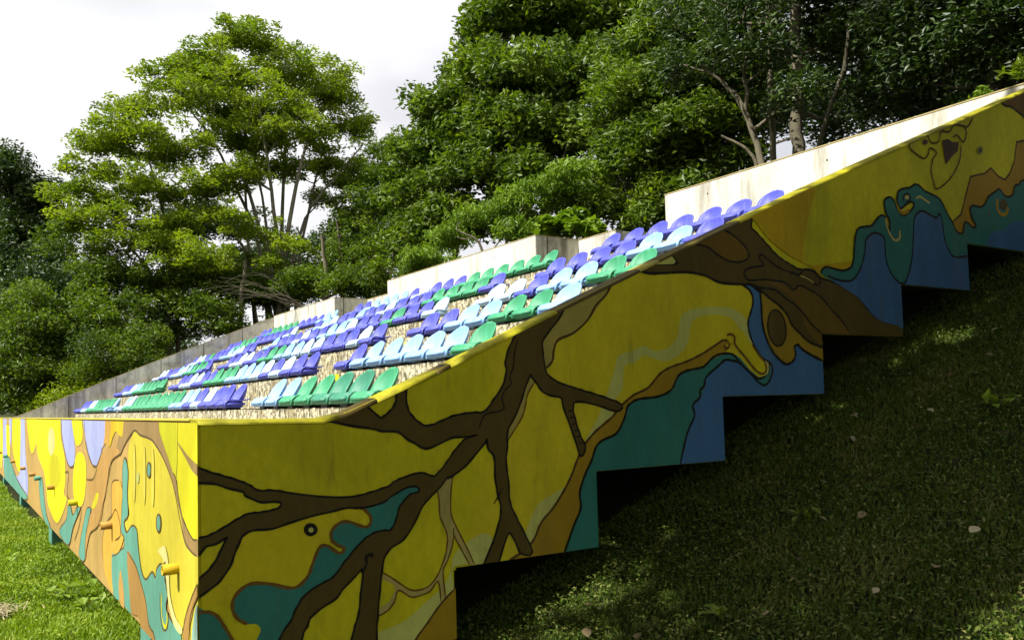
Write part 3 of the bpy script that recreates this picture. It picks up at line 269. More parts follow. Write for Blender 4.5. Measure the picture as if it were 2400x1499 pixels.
 ('e','painted_branch','brown','f',0,'-27,-192 -16,-199 -4,-209 13,-218 35,-228 59,-238 85,-247 114,-257 139,-266 161,-275 180,-283 197,-291 210,-297 220,-303 230,-309 239,-317 249,-325 263,-331 286,-334 313,-334 340,-337 364,-342 389,-349 418,-356 456,-364 500,-373 543,-380 585,-387 626,-391 663,-395 694,-396 721,-396 749,-394 781,-389 815,-383 846,-376 877,-369 905,-362 927,-355 940,-342 953,-336 971,-330 993,-323 1022,-316 1056,-308 1087,-305 1113,-310 1136,-319 1155,-326 1166,-329 1182,-322 1200,-307 1223,-286 1243,-264 1259,-245 1274,-227 1288,-210 1303,-194 1318,-180 1331,-169 1340,-160 1346,-154 1357,-148 1375,-141 1399,-134 1425,-129 1459,-126 1497,-125 1517,-128 1509,-136 1485,-147 1459,-160 1436,-176 1412,-193 1389,-210 1365,-225 1342,-240 1320,-255 1300,-269 1281,-284 1264,-299 1249,-316 1235,-334 1219,-353 1198,-374 1174,-396 1153,-414 1137,-427 1123,-436 1110,-448 1095,-466 1081,-487 1067,-510 1053,-533 1039,-557 1024,-579 1007,-598 990,-615 971,-629 951,-639 929,-648 910,-658 896,-672 884,-688 875,-708 867,-735 862,-766 858,-796 854,-825 850,-853 846,-884 842,-918 838,-954 835,-989 832,-1016 830,-1044 828,-1094 831,-1194 834,-1317 817,-1401 760,-1423 685,-1407 638,-1364 645,-1278 679,-1164 708,-1073 719,-1034 724,-1020 728,-1008 735,-989 742,-971 748,-949 753,-924 756,-895 760,-863 766,-819 772,-771 771,-740 760,-738 742,-753 723,-770 704,-784 684,-799 666,-815 653,-829 642,-843 628,-857 605,-870 578,-882 554,-894 533,-905 514,-916 499,-928 491,-940 486,-953 481,-968 473,-978 464,-992 453,-1030 442,-1121 429,-1235 406,-1315 358,-1337 302,-1325 270,-1286 284,-1207 323,-1100 358,-1014 379,-973 396,-955 411,-940 421,-920 428,-903 438,-885 450,-865 465,-845 483,-828 505,-814 531,-802 555,-791 578,-783 599,-776 620,-765 639,-747 657,-725 677,-702 699,-680 722,-656 744,-635 766,-617 787,-601 808,-589 830,-581 852,-577 872,-575 891,-575 907,-577 922,-574 934,-562 945,-544 953,-527 960,-508 964,-490 970,-473 977,-460 986,-449 996,-439 1007,-428 1020,-417 1033,-409 1045,-406 1058,-405 1069,-403 1077,-400 1085,-390 1084,-376 1078,-369 1068,-364 1055,-360 1039,-359 1019,-362 997,-369 977,-376 959,-384 942,-392 926,-400 912,-408 900,-417 885,-424 868,-430 848,-435 826,-439 797,-441 766,-442 738,-442 718,-440 701,-438 681,-437 656,-439 628,-444 597,-449 562,-454 524,-459 488,-465 456,-470 426,-476 399,-482 375,-489 352,-496 329,-500 304,-500 277,-498 253,-497 234,-499 217,-503 203,-508 193,-515 185,-523 178,-535 170,-550 161,-569 153,-589 145,-610 137,-631 128,-651 116,-670 101,-688 87,-703 75,-715 64,-724 47,-734 21,-749 -9,-765 -31,-771 -37,-756 -35,-731 -31,-711 -25,-704 -17,-702 -7,-698 5,-691 18,-682 32,-672 46,-659 59,-645 72,-628 84,-609 95,-588 104,-567 116,-547 126,-528 128,-517 115,-519 93,-530 73,-539 56,-543 40,-545 25,-550 12,-563 0,-579 -10,-590 -19,-595 -30,-588 -32,-568 -32,-540 -29,-520 -16,-517 -6,-519 8,-517 24,-515 41,-512 59,-506 77,-498 97,-489 118,-478 141,-466 162,-455 183,-445 202,-437 220,-431 235,-430 248,-431 262,-431 279,-430 296,-429 313,-427 331,-425 347,-421 361,-416 369,-410 373,-403 373,-390 361,-380 348,-378 331,-378 314,-378 297,-376 280,-374 263,-370 245,-362 227,-352 213,-343 206,-335 202,-327 192,-320 173,-312 147,-305 123,-298 102,-289 82,-280 59,-273 28,-269 -5,-266 -28,-258 -35,-236 -32,-209'),
 ('e','painted_branch','brown','f',0,'542,3 543,16 565,25 619,38 691,52 752,59 785,50 805,34 823,18 842,3 858,-12 871,-21 881,-22 896,-13 908,-6 921,4 934,15 945,26 954,39 962,54 967,68 969,84 971,111 969,159 967,218 970,260 985,277 1007,277 1021,260 1022,219 1016,161 1011,110 1012,77 1014,51 1019,29 1025,11 1034,-3 1047,-17 1065,-35 1088,-54 1110,-66 1131,-70 1151,-68 1176,-63 1209,-52 1247,-37 1285,-25 1322,-18 1360,-14 1395,-10 1427,-10 1455,-12 1480,-7 1502,9 1520,30 1539,53 1560,76 1582,100 1600,126 1614,155 1625,186 1632,213 1632,231 1627,245 1626,262 1631,285 1640,311 1651,337 1665,363 1682,389 1698,414 1712,435 1725,456 1738,478 1739,500 1739,524 1771,555 1871,606 2007,666 2102,700 2112,686 2076,645 2041,604 2021,572 2002,540 1981,511 1959,486 1936,465 1915,444 1895,423 1877,402 1866,379 1863,350 1866,320 1870,289 1874,257 1879,226 1891,199 1911,178 1938,162 1968,147 2004,134 2044,123 2080,113 2108,106 2132,100 2162,92 2203,82 2249,70 2296,57 2347,42 2398,26 2430,11 2433,-3 2416,-15 2388,-19 2346,-10 2293,7 2243,22 2200,32 2160,40 2127,44 2104,45 2088,42 2077,35 2070,24 2067,9 2067,-10 2072,-34 2080,-62 2089,-89 2098,-117 2108,-144 2119,-169 2131,-189 2144,-206 2150,-222 2144,-243 2131,-262 2118,-266 2109,-249 2100,-217 2089,-180 2071,-138 2051,-90 2033,-48 2021,-17 2011,9 2004,30 2002,46 2003,58 1997,66 1980,73 1957,76 1934,81 1912,86 1890,93 1872,101 1859,111 1850,122 1842,133 1834,143 1827,152 1819,161 1812,169 1804,177 1797,184 1792,193 1788,201 1775,194 1767,180 1758,162 1748,139 1736,113 1725,87 1715,62 1705,38 1693,12 1675,-17 1655,-47 1638,-73 1627,-91 1619,-105 1614,-122 1612,-144 1613,-169 1612,-195 1608,-223 1604,-251 1602,-281 1605,-313 1610,-346 1614,-380 1615,-414 1616,-448 1618,-478 1622,-500 1628,-518 1638,-541 1654,-571 1674,-607 1694,-645 1719,-691 1745,-740 1757,-775 1746,-786 1720,-783 1697,-774 1684,-759 1674,-737 1662,-715 1649,-688 1635,-661 1620,-649 1606,-659 1591,-684 1574,-717 1555,-763 1534,-817 1513,-854 1484,-867 1455,-864 1442,-845 1457,-806 1489,-751 1517,-699 1536,-656 1552,-617 1564,-583 1571,-556 1574,-533 1573,-511 1569,-487 1561,-462 1554,-436 1549,-409 1545,-381 1542,-350 1541,-313 1541,-273 1538,-241 1528,-223 1514,-214 1503,-202 1499,-180 1497,-155 1493,-141 1486,-144 1476,-158 1461,-176 1440,-197 1414,-221 1389,-244 1365,-264 1342,-283 1318,-299 1295,-313 1272,-324 1250,-330 1224,-332 1198,-329 1183,-326 1195,-318 1210,-310 1230,-297 1255,-281 1279,-261 1299,-236 1318,-206 1335,-182 1350,-167 1362,-157 1378,-148 1403,-137 1431,-127 1441,-121 1422,-120 1385,-124 1351,-126 1327,-125 1305,-122 1282,-123 1256,-131 1228,-143 1201,-154 1173,-163 1146,-171 1121,-173 1098,-166 1077,-154 1057,-141 1039,-131 1022,-120 1007,-110 995,-100 984,-89 969,-81 946,-78 918,-78 895,-77 881,-75 872,-72 858,-68 833,-63 804,-57 774,-51 745,-46 717,-41 686,-35 651,-27 615,-19 585,-12 564,-7 549,-2'),
 ('e','painted_branch','brown','f',0,'2613,837 2624,846 2654,857 2698,865 2765,871 2847,874 2909,879 2936,886 2941,894 2934,906 2917,923 2888,945 2855,962 2786,961 2715,957 2741,985 2966,1088 3311,1232 3583,1330 3660,1319 3638,1251 3620,1193 3638,1171 3660,1158 3684,1144 3712,1124 3742,1102 3772,1081 3803,1058 3833,1035 3862,1016 3885,1002 3906,991 3930,981 3960,969 3992,958 4024,947 4054,937 4084,927 4120,921 4169,921 4224,924 4270,922 4299,909 4320,892 4343,877 4374,869 4408,863 4446,857 4488,849 4533,841 4576,831 4612,819 4646,807 4680,793 4717,779 4753,764 4787,747 4813,727 4836,705 4865,681 4905,653 4952,624 5000,599 5048,584 5097,575 5143,568 5181,565 5216,565 5261,563 5332,561 5414,556 5471,532 5527,469 5558,386 5453,324 5099,304 4646,306 4337,316 4267,334 4308,360 4334,382 4293,393 4235,401 4185,412 4149,431 4120,453 4090,475 4057,495 4024,515 3997,537 3981,562 3970,590 3954,615 3927,638 3894,658 3863,675 3839,687 3817,695 3795,704 3772,713 3748,723 3728,732 3712,742 3699,751 3684,761 3665,774 3644,787 3618,797 3585,800 3547,799 3507,798 3464,798 3419,798 3377,799 3340,801 3305,803 3271,808 3239,818 3207,830 3169,840 3120,846 3066,851 3007,852 2941,847 2871,839 2810,833 2765,829 2729,826 2696,826 2660,828 2627,832'),
 ('e','painted_cloud_band','lime','f',0,'2698,874 2755,875 2837,881 2900,887 2919,904 2903,921 2879,941 2855,954 2835,952 2817,942 2796,932 2769,922 2741,911 2718,901 2699,890 2687,880'),
 ('e','painted_bark_patch','brownL','f',0,'4334,382 4294,407 4238,438 4189,477 4158,527 4132,584 4101,636 4061,683 4015,725 3964,759 3905,784 3842,802 3779,813 3706,815 3633,811 3597,809 3618,815 3676,824 3734,829 3780,831 3826,831 3873,826 3921,813 3970,796 4014,786 4046,791 4074,803 4113,807 4172,796 4243,776 4309,751 4363,717 4412,676 4456,641 4493,617 4526,598 4557,577 4588,555 4618,532 4645,501 4682,451 4715,394 4701,353 4596,339 4447,342 4339,349 4317,355 4333,365'),
 ('e','painted_bark_patch','brownL','f',0,'3076,1023 3108,1039 3167,1061 3223,1082 3262,1103 3297,1122 3331,1134 3368,1134 3404,1126 3438,1116 3469,1102 3497,1085 3523,1069 3547,1055 3568,1041 3583,1027 3591,1011 3593,995 3589,981 3578,968 3560,958 3538,950 3511,944 3480,941 3450,940 3422,941 3394,944 3364,950 3330,962 3294,978 3260,992 3232,1003 3206,1012 3178,1019 3136,1020 3092,1018'),
 ('e','painted_outline','black','s',14,'3076,1026 3109,1026 3156,1025 3199,1021 3229,1010 3253,996 3281,982 3314,968 3351,954 3385,944 3415,938 3444,937 3471,937 3499,940 3526,945 3549,952 3570,961 3586,973 3596,986 3596,1001 3588,1018 3576,1034 3562,1049 3545,1062 3523,1076 3497,1093 3468,1109 3438,1123 3408,1134 3378,1142 3358,1147'),
 ('e','painted_outline','black','s',15,'4094,892 4061,896 4016,902 3974,909 3940,915 3910,923 3880,933 3848,946 3817,961 3789,974 3765,988 3744,1000 3726,1006 3712,1003 3700,993 3697,981 3713,966 3737,948 3740,933 3704,924 3649,917 3602,909 3575,899 3556,889 3545,878 3542,865 3546,851 3554,840 3562,831 3575,825 3597,822 3636,824 3685,830 3734,834 3782,835 3830,835 3874,834 3909,833 3940,830 3968,823 3993,808 4015,789 4037,779 4060,788 4083,806 4113,815 4158,807 4212,790 4260,773 4296,760 4328,746 4359,728 4391,704 4424,676 4457,649 4490,628 4525,608 4557,586 4591,556 4622,524 4645,501'),
 ('e','painted_outline','black','s',15,'3574,802 3608,795 3658,786 3708,778 3754,776 3801,775 3846,769 3887,753 3925,731 3961,711 3994,699 4024,689 4055,675 4087,654 4119,630 4148,606 4172,584 4193,564 4219,543 4256,519 4298,494 4328,477'),
 ('e','painted_outline','black','s',15,'4041,905 4055,898 4075,889 4093,885 4108,890 4122,901 4134,910 4158,931 4183,935 4215,937 4246,934 4273,922 4299,905 4319,888 4332,875 4341,863 4342,852 4333,841 4318,833 4302,828 4285,830 4268,835 4252,842 4240,850 4229,858 4216,866 4195,872 4171,876 4155,879'),
 ('e','painted_outline','cream2','s',9,'4118,883 4134,881 4157,877 4179,872 4197,867 4213,862 4228,857 4242,851 4255,844 4264,839'),
 ('e','painted_outline','black','s',9,'1705,389 1698,369 1688,341 1680,313 1676,287 1674,261 1670,237 1662,219 1652,203 1646,188 1647,172 1652,157 1652,144 1642,133 1627,124 1614,113 1604,98 1595,81 1591,64 1594,47 1602,29 1604,14 1597,6 1585,2 1567,-3 1539,-6 1507,-9 1480,-19 1462,-41 1450,-70 1442,-90'),
 ('e','painted_outline','black','s',9,'1523,-494 1541,-471 1565,-438 1583,-414'),
 ('e','painted_outline','black','s',15,'2035,-16 2069,-10'),
 ('e','painted_outline','black','s',15,'2049,-53 2083,-47'),
 ('e','painted_outline','black','s',15,'2063,-90 2097,-84'),
 ('e','painted_outline','black','s',15,'2077,-126 2111,-121'),
 ('e','painted_outline','black','s',15,'2091,-163 2126,-158'),
 ('e','painted_outline','black','s',15,'2105,-201 2140,-196'),
 ('e','painted_eye','black','f',0,'542,-530 540,-541 534,-550 524,-555 513,-558 501,-557 490,-552 481,-544 475,-534 474,-523 476,-513 482,-504 491,-498 502,-496 514,-497 525,-502 534,-510 540,-520'),
 ('e','painted_eye','lime','f',0,'522,-530 519,-538 511,-541 503,-539 497,-532 498,-523 503,-518 512,-517 519,-522'),
 ('e','painted_outline','black','s',17,'789,-720 784,-702 784,-693 791,-680 816,-679 821,-691'),
 ('e','painted_outline','black','s',12,'789,-720 780,-734 776,-741 771,-758'),
 ('e','painted_ochre_band','ochre2','f',0,'3701,739 3719,738 3745,725 3772,711 3801,698 3832,684 3863,667 3895,647 3927,623 3953,599 3969,576 3980,552 3997,529 4023,508 4056,487 4090,467 4123,445 4158,423 4197,404 4246,396 4300,391 4341,377 4365,340 4375,294 4364,267 4321,274 4259,300 4203,323 4165,338 4133,351 4107,363 4088,376 4073,388 4060,394 4045,393 4032,387 4023,378 4024,364 4030,347 4032,330 4027,313 4018,296 4004,282 3983,270 3957,261 3931,258 3908,263 3885,275 3862,289 3839,305 3817,323 3796,343 3777,366 3759,392 3743,421 3727,454 3714,490 3704,529 3700,570 3700,614 3700,653 3697,689 3695,720'),
 ('e','painted_outline','black','s',18,'3694,746 3696,723 3698,690 3700,653 3700,613 3700,570 3704,529 3714,490 3727,454 3743,421 3759,392 3777,366 3796,343 3817,323 3839,305 3862,289 3885,275 3908,263 3931,258 3957,261 3983,270 4004,282 4018,296 4027,313 4032,330 4030,347 4024,364 4023,378 4032,387 4045,393 4060,394 4073,388 4088,376 4107,363 4134,350 4166,337 4203,323 4254,306 4311,288 4352,275'),
 ('e','painted_outline','black','s',18,'3618,797 3642,786 3675,770 3706,755 3729,741 3750,729 3773,715 3801,702 3832,688 3863,672 3895,652 3927,630 3954,607 3972,583 3984,558 4002,534 4027,512 4058,492 4090,472 4122,450 4157,428 4197,409 4251,395 4311,383 4354,375'),
 ('e','painted_knot','black','f',0,'3947,517 3948,501 3948,486 3946,471 3943,456 3939,442 3933,429 3926,417 3918,407 3909,397 3900,390 3889,383 3878,379 3843,375 3831,378 3820,382 3809,388 3798,395 3788,404 3779,414 3770,426 3763,438 3757,452 3752,466 3748,480 3746,495 3745,510 3745,526 3747,540 3750,555 3754,568 3759,581 3766,593 3774,604 3782,613 3792,621 3802,628 3813,633 3848,637 3860,635 3872,631 3883,625 3894,618 3904,609 3913,599 3922,587 3929,575 3936,561 3941,547 3945,532'),
 ('e','painted_knot','brown','f',0,'3931,515 3932,501 3931,487 3930,473 3928,460 3924,447 3920,435 3914,424 3907,414 3900,406 3874,389 3845,386 3816,398 3807,405 3798,413 3790,422 3783,433 3777,445 3772,457 3767,470 3764,483 3762,497 3761,511 3761,525 3762,538 3765,551 3768,564 3773,576 3778,586 3784,596 3792,605 3817,622 3847,626 3876,615 3885,608 3894,600 3902,590 3909,580 3915,568 3921,556 3925,542 3928,529'),
 ('e','painted_ochre_band','yelD','f',0,'3581,1336 3776,1419 4070,1519 4289,1566 4327,1509 4274,1393 4221,1279 4190,1174 4159,1071 4155,997 4190,969 4253,969 4343,978 4490,996 4671,1023 4797,1034 4829,1012 4802,973 4738,940 4624,920 4477,905 4362,902 4309,913 4284,934 4246,957 4178,975 4098,994 4019,1018 3943,1049 3868,1085 3803,1121 3755,1156 3716,1192 3680,1228 3617,1260 3557,1292'),
 ('e','painted_ochre_band','ochre3','f',0,'6114,1440 6254,1534 6313,1647 6373,1762 6434,1878 6536,1905 6666,1935 6775,1997 6900,1935 7004,1920 7093,1988 7189,2115 7250,2298 7389,2333 8108,2469 8025,1799 7320,1725 6333,1353 6213,1363'),
 ('e','painted_outline','dbrown','s',19,'6103,1446 6254,1534 6313,1647 6373,1762 6434,1878 6536,1905 6666,1935 6775,1997 6900,1935 7004,1920 7093,1988 7189,2115 7250,2298 7389,2333 8108,2469'),
 ('e','painted_teal_water','tealD','f',0,'4348,912 4336,927 4350,938 4368,947 4383,956 4401,962 4423,966 4450,964 4481,960 4512,956 4542,953 4573,950 4603,950 4637,956 4670,965 4699,980 4718,1000 4731,1025 4742,1053 4749,1088 4754,1126 4760,1161 4767,1193 4774,1222 4785,1246 4797,1266 4812,1280 4836,1293 4879,1302 4930,1308 4974,1317 5001,1332 5019,1349 5037,1365 5059,1382 5080,1397 5101,1408 5123,1413 5144,1413 5161,1408 5169,1394 5172,1373 5177,1354 5189,1334 5203,1314 5214,1308 5219,1325 5219,1355 5216,1382 5207,1399 5195,1412 5183,1428 5173,1451 5164,1477 5159,1500 5159,1518 5163,1532 5172,1545 5190,1555 5214,1564 5236,1567 5254,1566 5271,1560 5286,1550 5295,1537 5302,1521 5313,1503 5330,1483 5350,1462 5371,1447 5390,1441 5411,1441 5434,1447 5464,1461 5497,1481 5524,1500 5542,1515 5555,1530 5560,1542 5557,1553 5546,1561 5529,1564 5503,1557 5471,1543 5441,1529 5416,1514 5394,1498 5374,1491 5358,1498 5345,1514 5336,1531 5332,1547 5332,1564 5336,1581 5342,1599 5350,1618 5366,1634 5391,1646 5423,1656 5452,1663 5476,1668 5497,1671 5518,1677 5540,1688 5563,1701 5585,1710 5607,1712 5629,1710 5650,1705 5671,1696 5691,1684 5714,1674 5741,1667 5771,1663 5801,1658 5832,1653 5862,1648 5890,1641 5915,1633 5936,1622 5956,1609 5970,1595 5983,1579 5997,1561 6017,1537 6040,1511 6060,1488 6076,1474 6090,1465 6103,1452 6116,1432 6129,1409 6144,1390 6166,1376 6190,1367 6213,1363 6232,1366 6250,1375 6263,1387 6271,1404 6275,1424 6281,1442 6290,1457 6302,1469 6320,1473 6349,1463 6384,1446 6414,1434 6464,1438 6467,1447 6463,1458 6455,1472 6442,1487 6425,1503 6411,1522 6401,1544 6393,1567 6393,1588 6399,1604 6412,1617 6433,1626 6470,1627 6516,1624 6558,1625 6589,1635 6615,1651 6638,1668 6657,1687 6674,1709 6696,1730 6729,1749 6768,1767 6805,1784 6835,1800 6861,1815 6887,1821 6913,1810 6937,1789 6962,1773 6988,1766 7014,1764 7041,1767 7071,1775 7102,1788 7127,1805 7141,1830 7149,1858 7163,1881 7187,1892 7217,1897 7248,1906 7259,1919 7270,1935 7347,1961 7564,2052 7858,2157 8063,2109 8075,1766 7987,1276 7911,886 7994,686 8088,577 7865,512 7072,491 6112,512 5471,532 5272,541 5269,551 5260,562 5175,570 5084,579 4999,600 4925,643 4856,699 4786,748 4717,780 4648,806 4576,831 4492,860 4406,889'),
 ('e','painted_outline','black','s',19,'4348,912 4352,922 4358,935 4368,947 4383,956 4401,962 4423,966 4450,964 4481,960 4512,956 4542,953 4573,950 4603,950 4637,956 4670,965 4699,980 4718,1000 4731,1025 4742,1053 4749,1088 4754,1126 4760,1161 4767,1193 4774,1222 4785,1246 4797,1266 4812,1280 4836,1293 4879,1302 4930,1308 4974,1317 5001,1332 5019,1349 5037,1365 5059,1382 5080,1397 5101,1408 5123,1413 5144,1413 5161,1408 5169,1394 5172,1373 5177,1354 5189,1334 5203,1314 5214,1308 5219,1325 5219,1355 5216,1382 5207,1399 5195,1412 5183,1428 5173,1451 5164,1477 5159,1500 5159,1518 5163,1532 5172,1545 5190,1555 5214,1564 5236,1567 5254,1566 5271,1560 5286,1550 5295,1537 5302,1521 5313,1503 5330,1483 5350,1462 5371,1447 5390,1441 5411,1441 5434,1447 5464,1461 5497,1481 5524,1500 5542,1515 5555,1530 5560,1542 5557,1553 5546,1561 5529,1564 5503,1557 5471,1543 5441,1529 5416,1514 5394,1498 5374,1491 5358,1498 5345,1514 5336,1531 5332,1547 5332,1564 5336,1581 5342,1599 5350,1618 5366,1634 5391,1646 5423,1656 5452,1663 5476,1668 5497,1671 5518,1677 5540,1688 5563,1701 5585,1710 5607,1712 5629,1710 5650,1705 5671,1696 5691,1684 5714,1674 5741,1667 5771,1663 5801,1658 5832,1653 5862,1648 5890,1641 5915,1633 5936,1622 5956,1609 5970,1595 5983,1579 5997,1561 6017,1537 6040,1511 6060,1488 6076,1474 6090,1465 6103,1452 6116,1432 6129,1409 6144,1390 6166,1376 6190,1367 6213,1363 6232,1366 6250,1375 6263,1387 6271,1404 6275,1424 6281,1442 6290,1457 6302,1469 6320,1473 6349,1463 6384,1446 6414,1434 6464,1438 6467,1447 6463,1458 6455,1472 6442,1487 6425,1503 6411,1522 6401,1544 6393,1567 6393,1588 6399,1604 6412,1617 6433,1626 6470,1627 6516,1624 6558,1625 6589,1635 6615,1651 6638,1668 6657,1687 6674,1709 6696,1730 6729,1749 6768,1767 6805,1784 6835,1800 6861,1815 6887,1821 6913,1810 6937,1789 6962,1773 6988,1766 7014,1764 7041,1767 7071,1775 7102,1788 7127,1805 7141,1830 7149,1858 7163,1881 7187,1892 7217,1897 7248,1906 7259,1919 7270,1935 7347,1961 7559,2007 7847,2066 8063,2109'),
 ('e','painted_blue_water','blueD','f',0,'4419,904 4454,895 4489,886 4522,880 4560,876 4598,874 4635,874 4673,876 4710,886 4746,908 4781,939 4812,975 4839,1019 4862,1067 4880,1111 4888,1144 4890,1172 4896,1196 4911,1215 4929,1230 4949,1242 4968,1253 4988,1261 5010,1266 5036,1267 5064,1265 5089,1260 5109,1254 5125,1244 5136,1228 5140,1199 5139,1164 5138,1130 5140,1101 5144,1073 5152,1045 5166,1017 5184,988 5206,963 5231,940 5258,921 5283,906 5302,897 5318,894 5334,894 5351,894 5368,897 5388,912 5412,943 5438,985 5461,1028 5478,1069 5492,1112 5504,1157 5514,1208 5521,1261 5529,1310 5534,1354 5540,1393 5549,1426 5566,1451 5587,1469 5609,1483 5630,1494 5652,1500 5676,1502 5703,1500 5732,1493 5763,1485 5801,1476 5842,1466 5874,1464 5888,1475 5894,1493 5900,1505 5933,1496 5943,1466 5951,1425 5958,1387 5962,1355 5964,1326 5972,1296 5988,1261 6008,1225 6032,1196 6055,1176 6081,1162 6122,1156 6194,1175 6281,1202 6340,1185 6379,1089 6389,948 6303,815 6051,700 5721,597 5471,532 5361,520 5313,541 5260,562 5175,570 5084,579 4999,600 4925,643 4856,699 4786,748 4714,781 4642,807 4576,831 4511,860 4452,887'),
 ('e','painted_outline','black','s',17,'4419,904 4435,899 4460,892 4489,886 4522,880 4560,876 4598,874 4635,874 4673,876 4710,886 4746,908 4781,939 4812,975 4839,1019 4862,1067 4880,1111 4888,1144 4890,1172 4896,1196 4911,1215 4929,1230 4949,1242 4968,1253 4988,1261 5010,1266 5036,1267 5064,1265 5089,1260 5109,1254 5125,1244 5136,1228 5140,1199 5139,1164 5138,1130 5140,1101 5144,1073 5152,1045 5166,1017 5184,988 5206,963 5231,940 5258,921 5283,906 5302,897 5318,894 5334,894 5351,894 5368,897 5388,912 5412,943 5438,985 5461,1028 5478,1069 5492,1112 5504,1157 5514,1208 5521,1261 5529,1310 5534,1354 5540,1393 5549,1426 5566,1451 5587,1469 5609,1483 5630,1494 5652,1500 5676,1502 5703,1500 5732,1493 5763,1485 5801,1476 5842,1466 5874,1464 5888,1475 5894,1493 5900,1505 5933,1496 5943,1466 5951,1425 5958,1387 5962,1355 5964,1326 5972,1296 5988,1261 6008,1225 6032,1196 6055,1176 6081,1162 6122,1156 6192,1162 6278,1175 6340,1185'),
 ('e','painted_blue_water','blueD','f',0,'6625,1295 6645,1342 6673,1381 6714,1412 6779,1432 6859,1444 6928,1459 6968,1480 6997,1504 7042,1526 7103,1543 7180,1559 7303,1579 7528,1628 7808,1684 8009,1676 8102,1542 8105,1342 7949,1187 7519,1118 6974,1094 6605,1101 6517,1148 6567,1225'),
 ('e','painted_outline','cream2','s',20,'5164,1396 5167,1379 5171,1355 5179,1329 5193,1303 5211,1276 5230,1254 5248,1240 5267,1232 5286,1230 5305,1233 5324,1241 5337,1254 5343,1274 5345,1299 5345,1317'),
 ('e','painted_outline','ochre3','s',27,'5324,1517 5331,1504 5342,1485 5356,1470 5374,1462 5395,1457 5418,1458 5444,1468 5472,1485 5491,1497'),
 ('e','painted_outline','black','s',17,'5422,1552 5417,1562 5412,1576 5414,1589 5429,1602 5450,1614 5470,1621 5489,1619 5506,1611 5515,1601 5512,1588 5500,1573 5486,1562 5443,1555'),
 ('e','painted_eye','cream2','f',0,'5491,1595 5484,1583 5476,1578 5467,1575 5457,1574 5448,1575 5437,1583 5438,1596 5451,1606 5460,1609 5470,1610 5479,1609 5490,1601'),
 ('e','painted_outline','cream2','s',17,'5592,1594 5605,1601 5623,1611 5642,1617 5662,1615 5684,1608 5707,1601 5735,1592 5766,1583 5787,1576'),
 ('e','painted_eye','brown','f',0,'7009,1693 7003,1676 6989,1660 6969,1647 6946,1639 6922,1636 6900,1640 6882,1649 6872,1662 6869,1678 6875,1695 6889,1711 6909,1724 6932,1732 6956,1735 6979,1731 6996,1722 7007,1709'),
 ('e','painted_outline','ochre3','s',34,'6846,1732 6839,1708 6830,1675 6829,1646 6842,1624 6864,1606 6890,1596 6921,1595 6956,1601 6984,1612 7001,1631 7011,1655 7018,1672'),
 ('e','painted_outline','brown2','s',13,'6684,1617 6689,1597 6697,1570 6703,1550'),
 ('e','painted_heart','dbrown2','f',0,'6016,2132 6100,2158 6170,2141 6267,2155 6247,2078 6145,2010 6056,1936 6035,2015'),
 ('e','painted_outline','dbrown','s',14,'5573,2068 5560,2052 5543,2030 5536,2011 5545,1999 5565,1989 5587,1980 5614,1970 5644,1960 5672,1953 5696,1946 5717,1941 5738,1942 5759,1951 5780,1966 5797,1983 5807,2002 5814,2024 5825,2039 5846,2043 5871,2041 5892,2035 5908,2028 5918,2019 5919,2006 5905,1991 5882,1974 5862,1952 5848,1923 5836,1889 5831,1857 5834,1826 5845,1795 5856,1768 5864,1741 5873,1716 5896,1708 5944,1724 6007,1757 6066,1793 6113,1828 6156,1865 6194,1903 6228,1942 6256,1982 6278,2021 6291,2063 6297,2104 6301,2133'),
 ('e','painted_outline','dbrown','s',15,'5982,2141 5987,2161 5995,2190 6012,2211 6046,2217 6090,2217 6130,2223 6158,2245 6181,2273 6208,2295 6246,2304 6289,2306 6330,2308 6365,2308 6398,2307 6429,2316 6461,2343 6491,2379 6512,2405'),
 ('e','painted_outline','dbrown','s',14,'5573,2068 5596,2084 5629,2108 5666,2126 5711,2137 5761,2142 5800,2140 5819,2127 5827,2107 5841,2094 5869,2091 5903,2094 5933,2100 5954,2113 5971,2129 5982,2141'),
 ('e','painted_outline','dbrown','s',15,'6186,2184 6201,2194 6223,2208 6248,2214 6278,2198 6311,2175 6340,2166 6366,2187 6387,2224 6398,2257 6391,2278 6373,2294 6359,2305'),
 ('e','painted_eye','dbrown2','f',0,'5798,2087 5795,2079 5788,2072 5778,2065 5766,2061 5753,2059 5742,2060 5733,2064 5727,2069 5728,2085 5735,2092 5745,2099 5757,2103 5770,2105 5781,2104 5791,2101 5796,2095'),
 ('e','painted_eye','greyg','f',0,'6649,2138 6645,2125 6635,2113 6622,2103 6607,2097 6591,2095 6576,2097 6565,2103 6558,2113 6556,2125 6560,2138 6569,2150 6583,2160 6598,2167 6614,2169 6629,2167 6640,2160 6647,2150'),
 ('e','painted_eye','dbrown2','f',0,'6628,2134 6626,2126 6620,2119 6613,2113 6604,2109 6595,2108 6587,2109 6577,2119 6579,2135 6584,2142 6591,2148 6600,2152 6609,2153 6617,2152 6627,2141'),
 ('e','painted_branch','brown2','f',0,'6952,2676 6967,2654 7008,2629 7053,2612 7095,2609 7142,2615 7189,2616 7236,2607 7282,2593 7324,2580 7351,2575 7373,2572 7414,2550 7481,2490 7567,2411 7671,2359 7814,2343 7977,2355 8102,2421 8187,2597 8232,2829 8171,2976 7931,2954 7602,2850 7345,2767 7217,2741 7148,2732 7092,2723 7028,2708 6977,2693'),
 ('e','painted_outline','black','s',20,'6952,2676 6977,2657 7013,2631 7053,2612 7095,2609 7142,2615 7189,2616 7236,2607 7282,2593 7324,2580 7351,2575 7373,2572 7414,2550 7496,2492 7597,2415 7671,2359'),
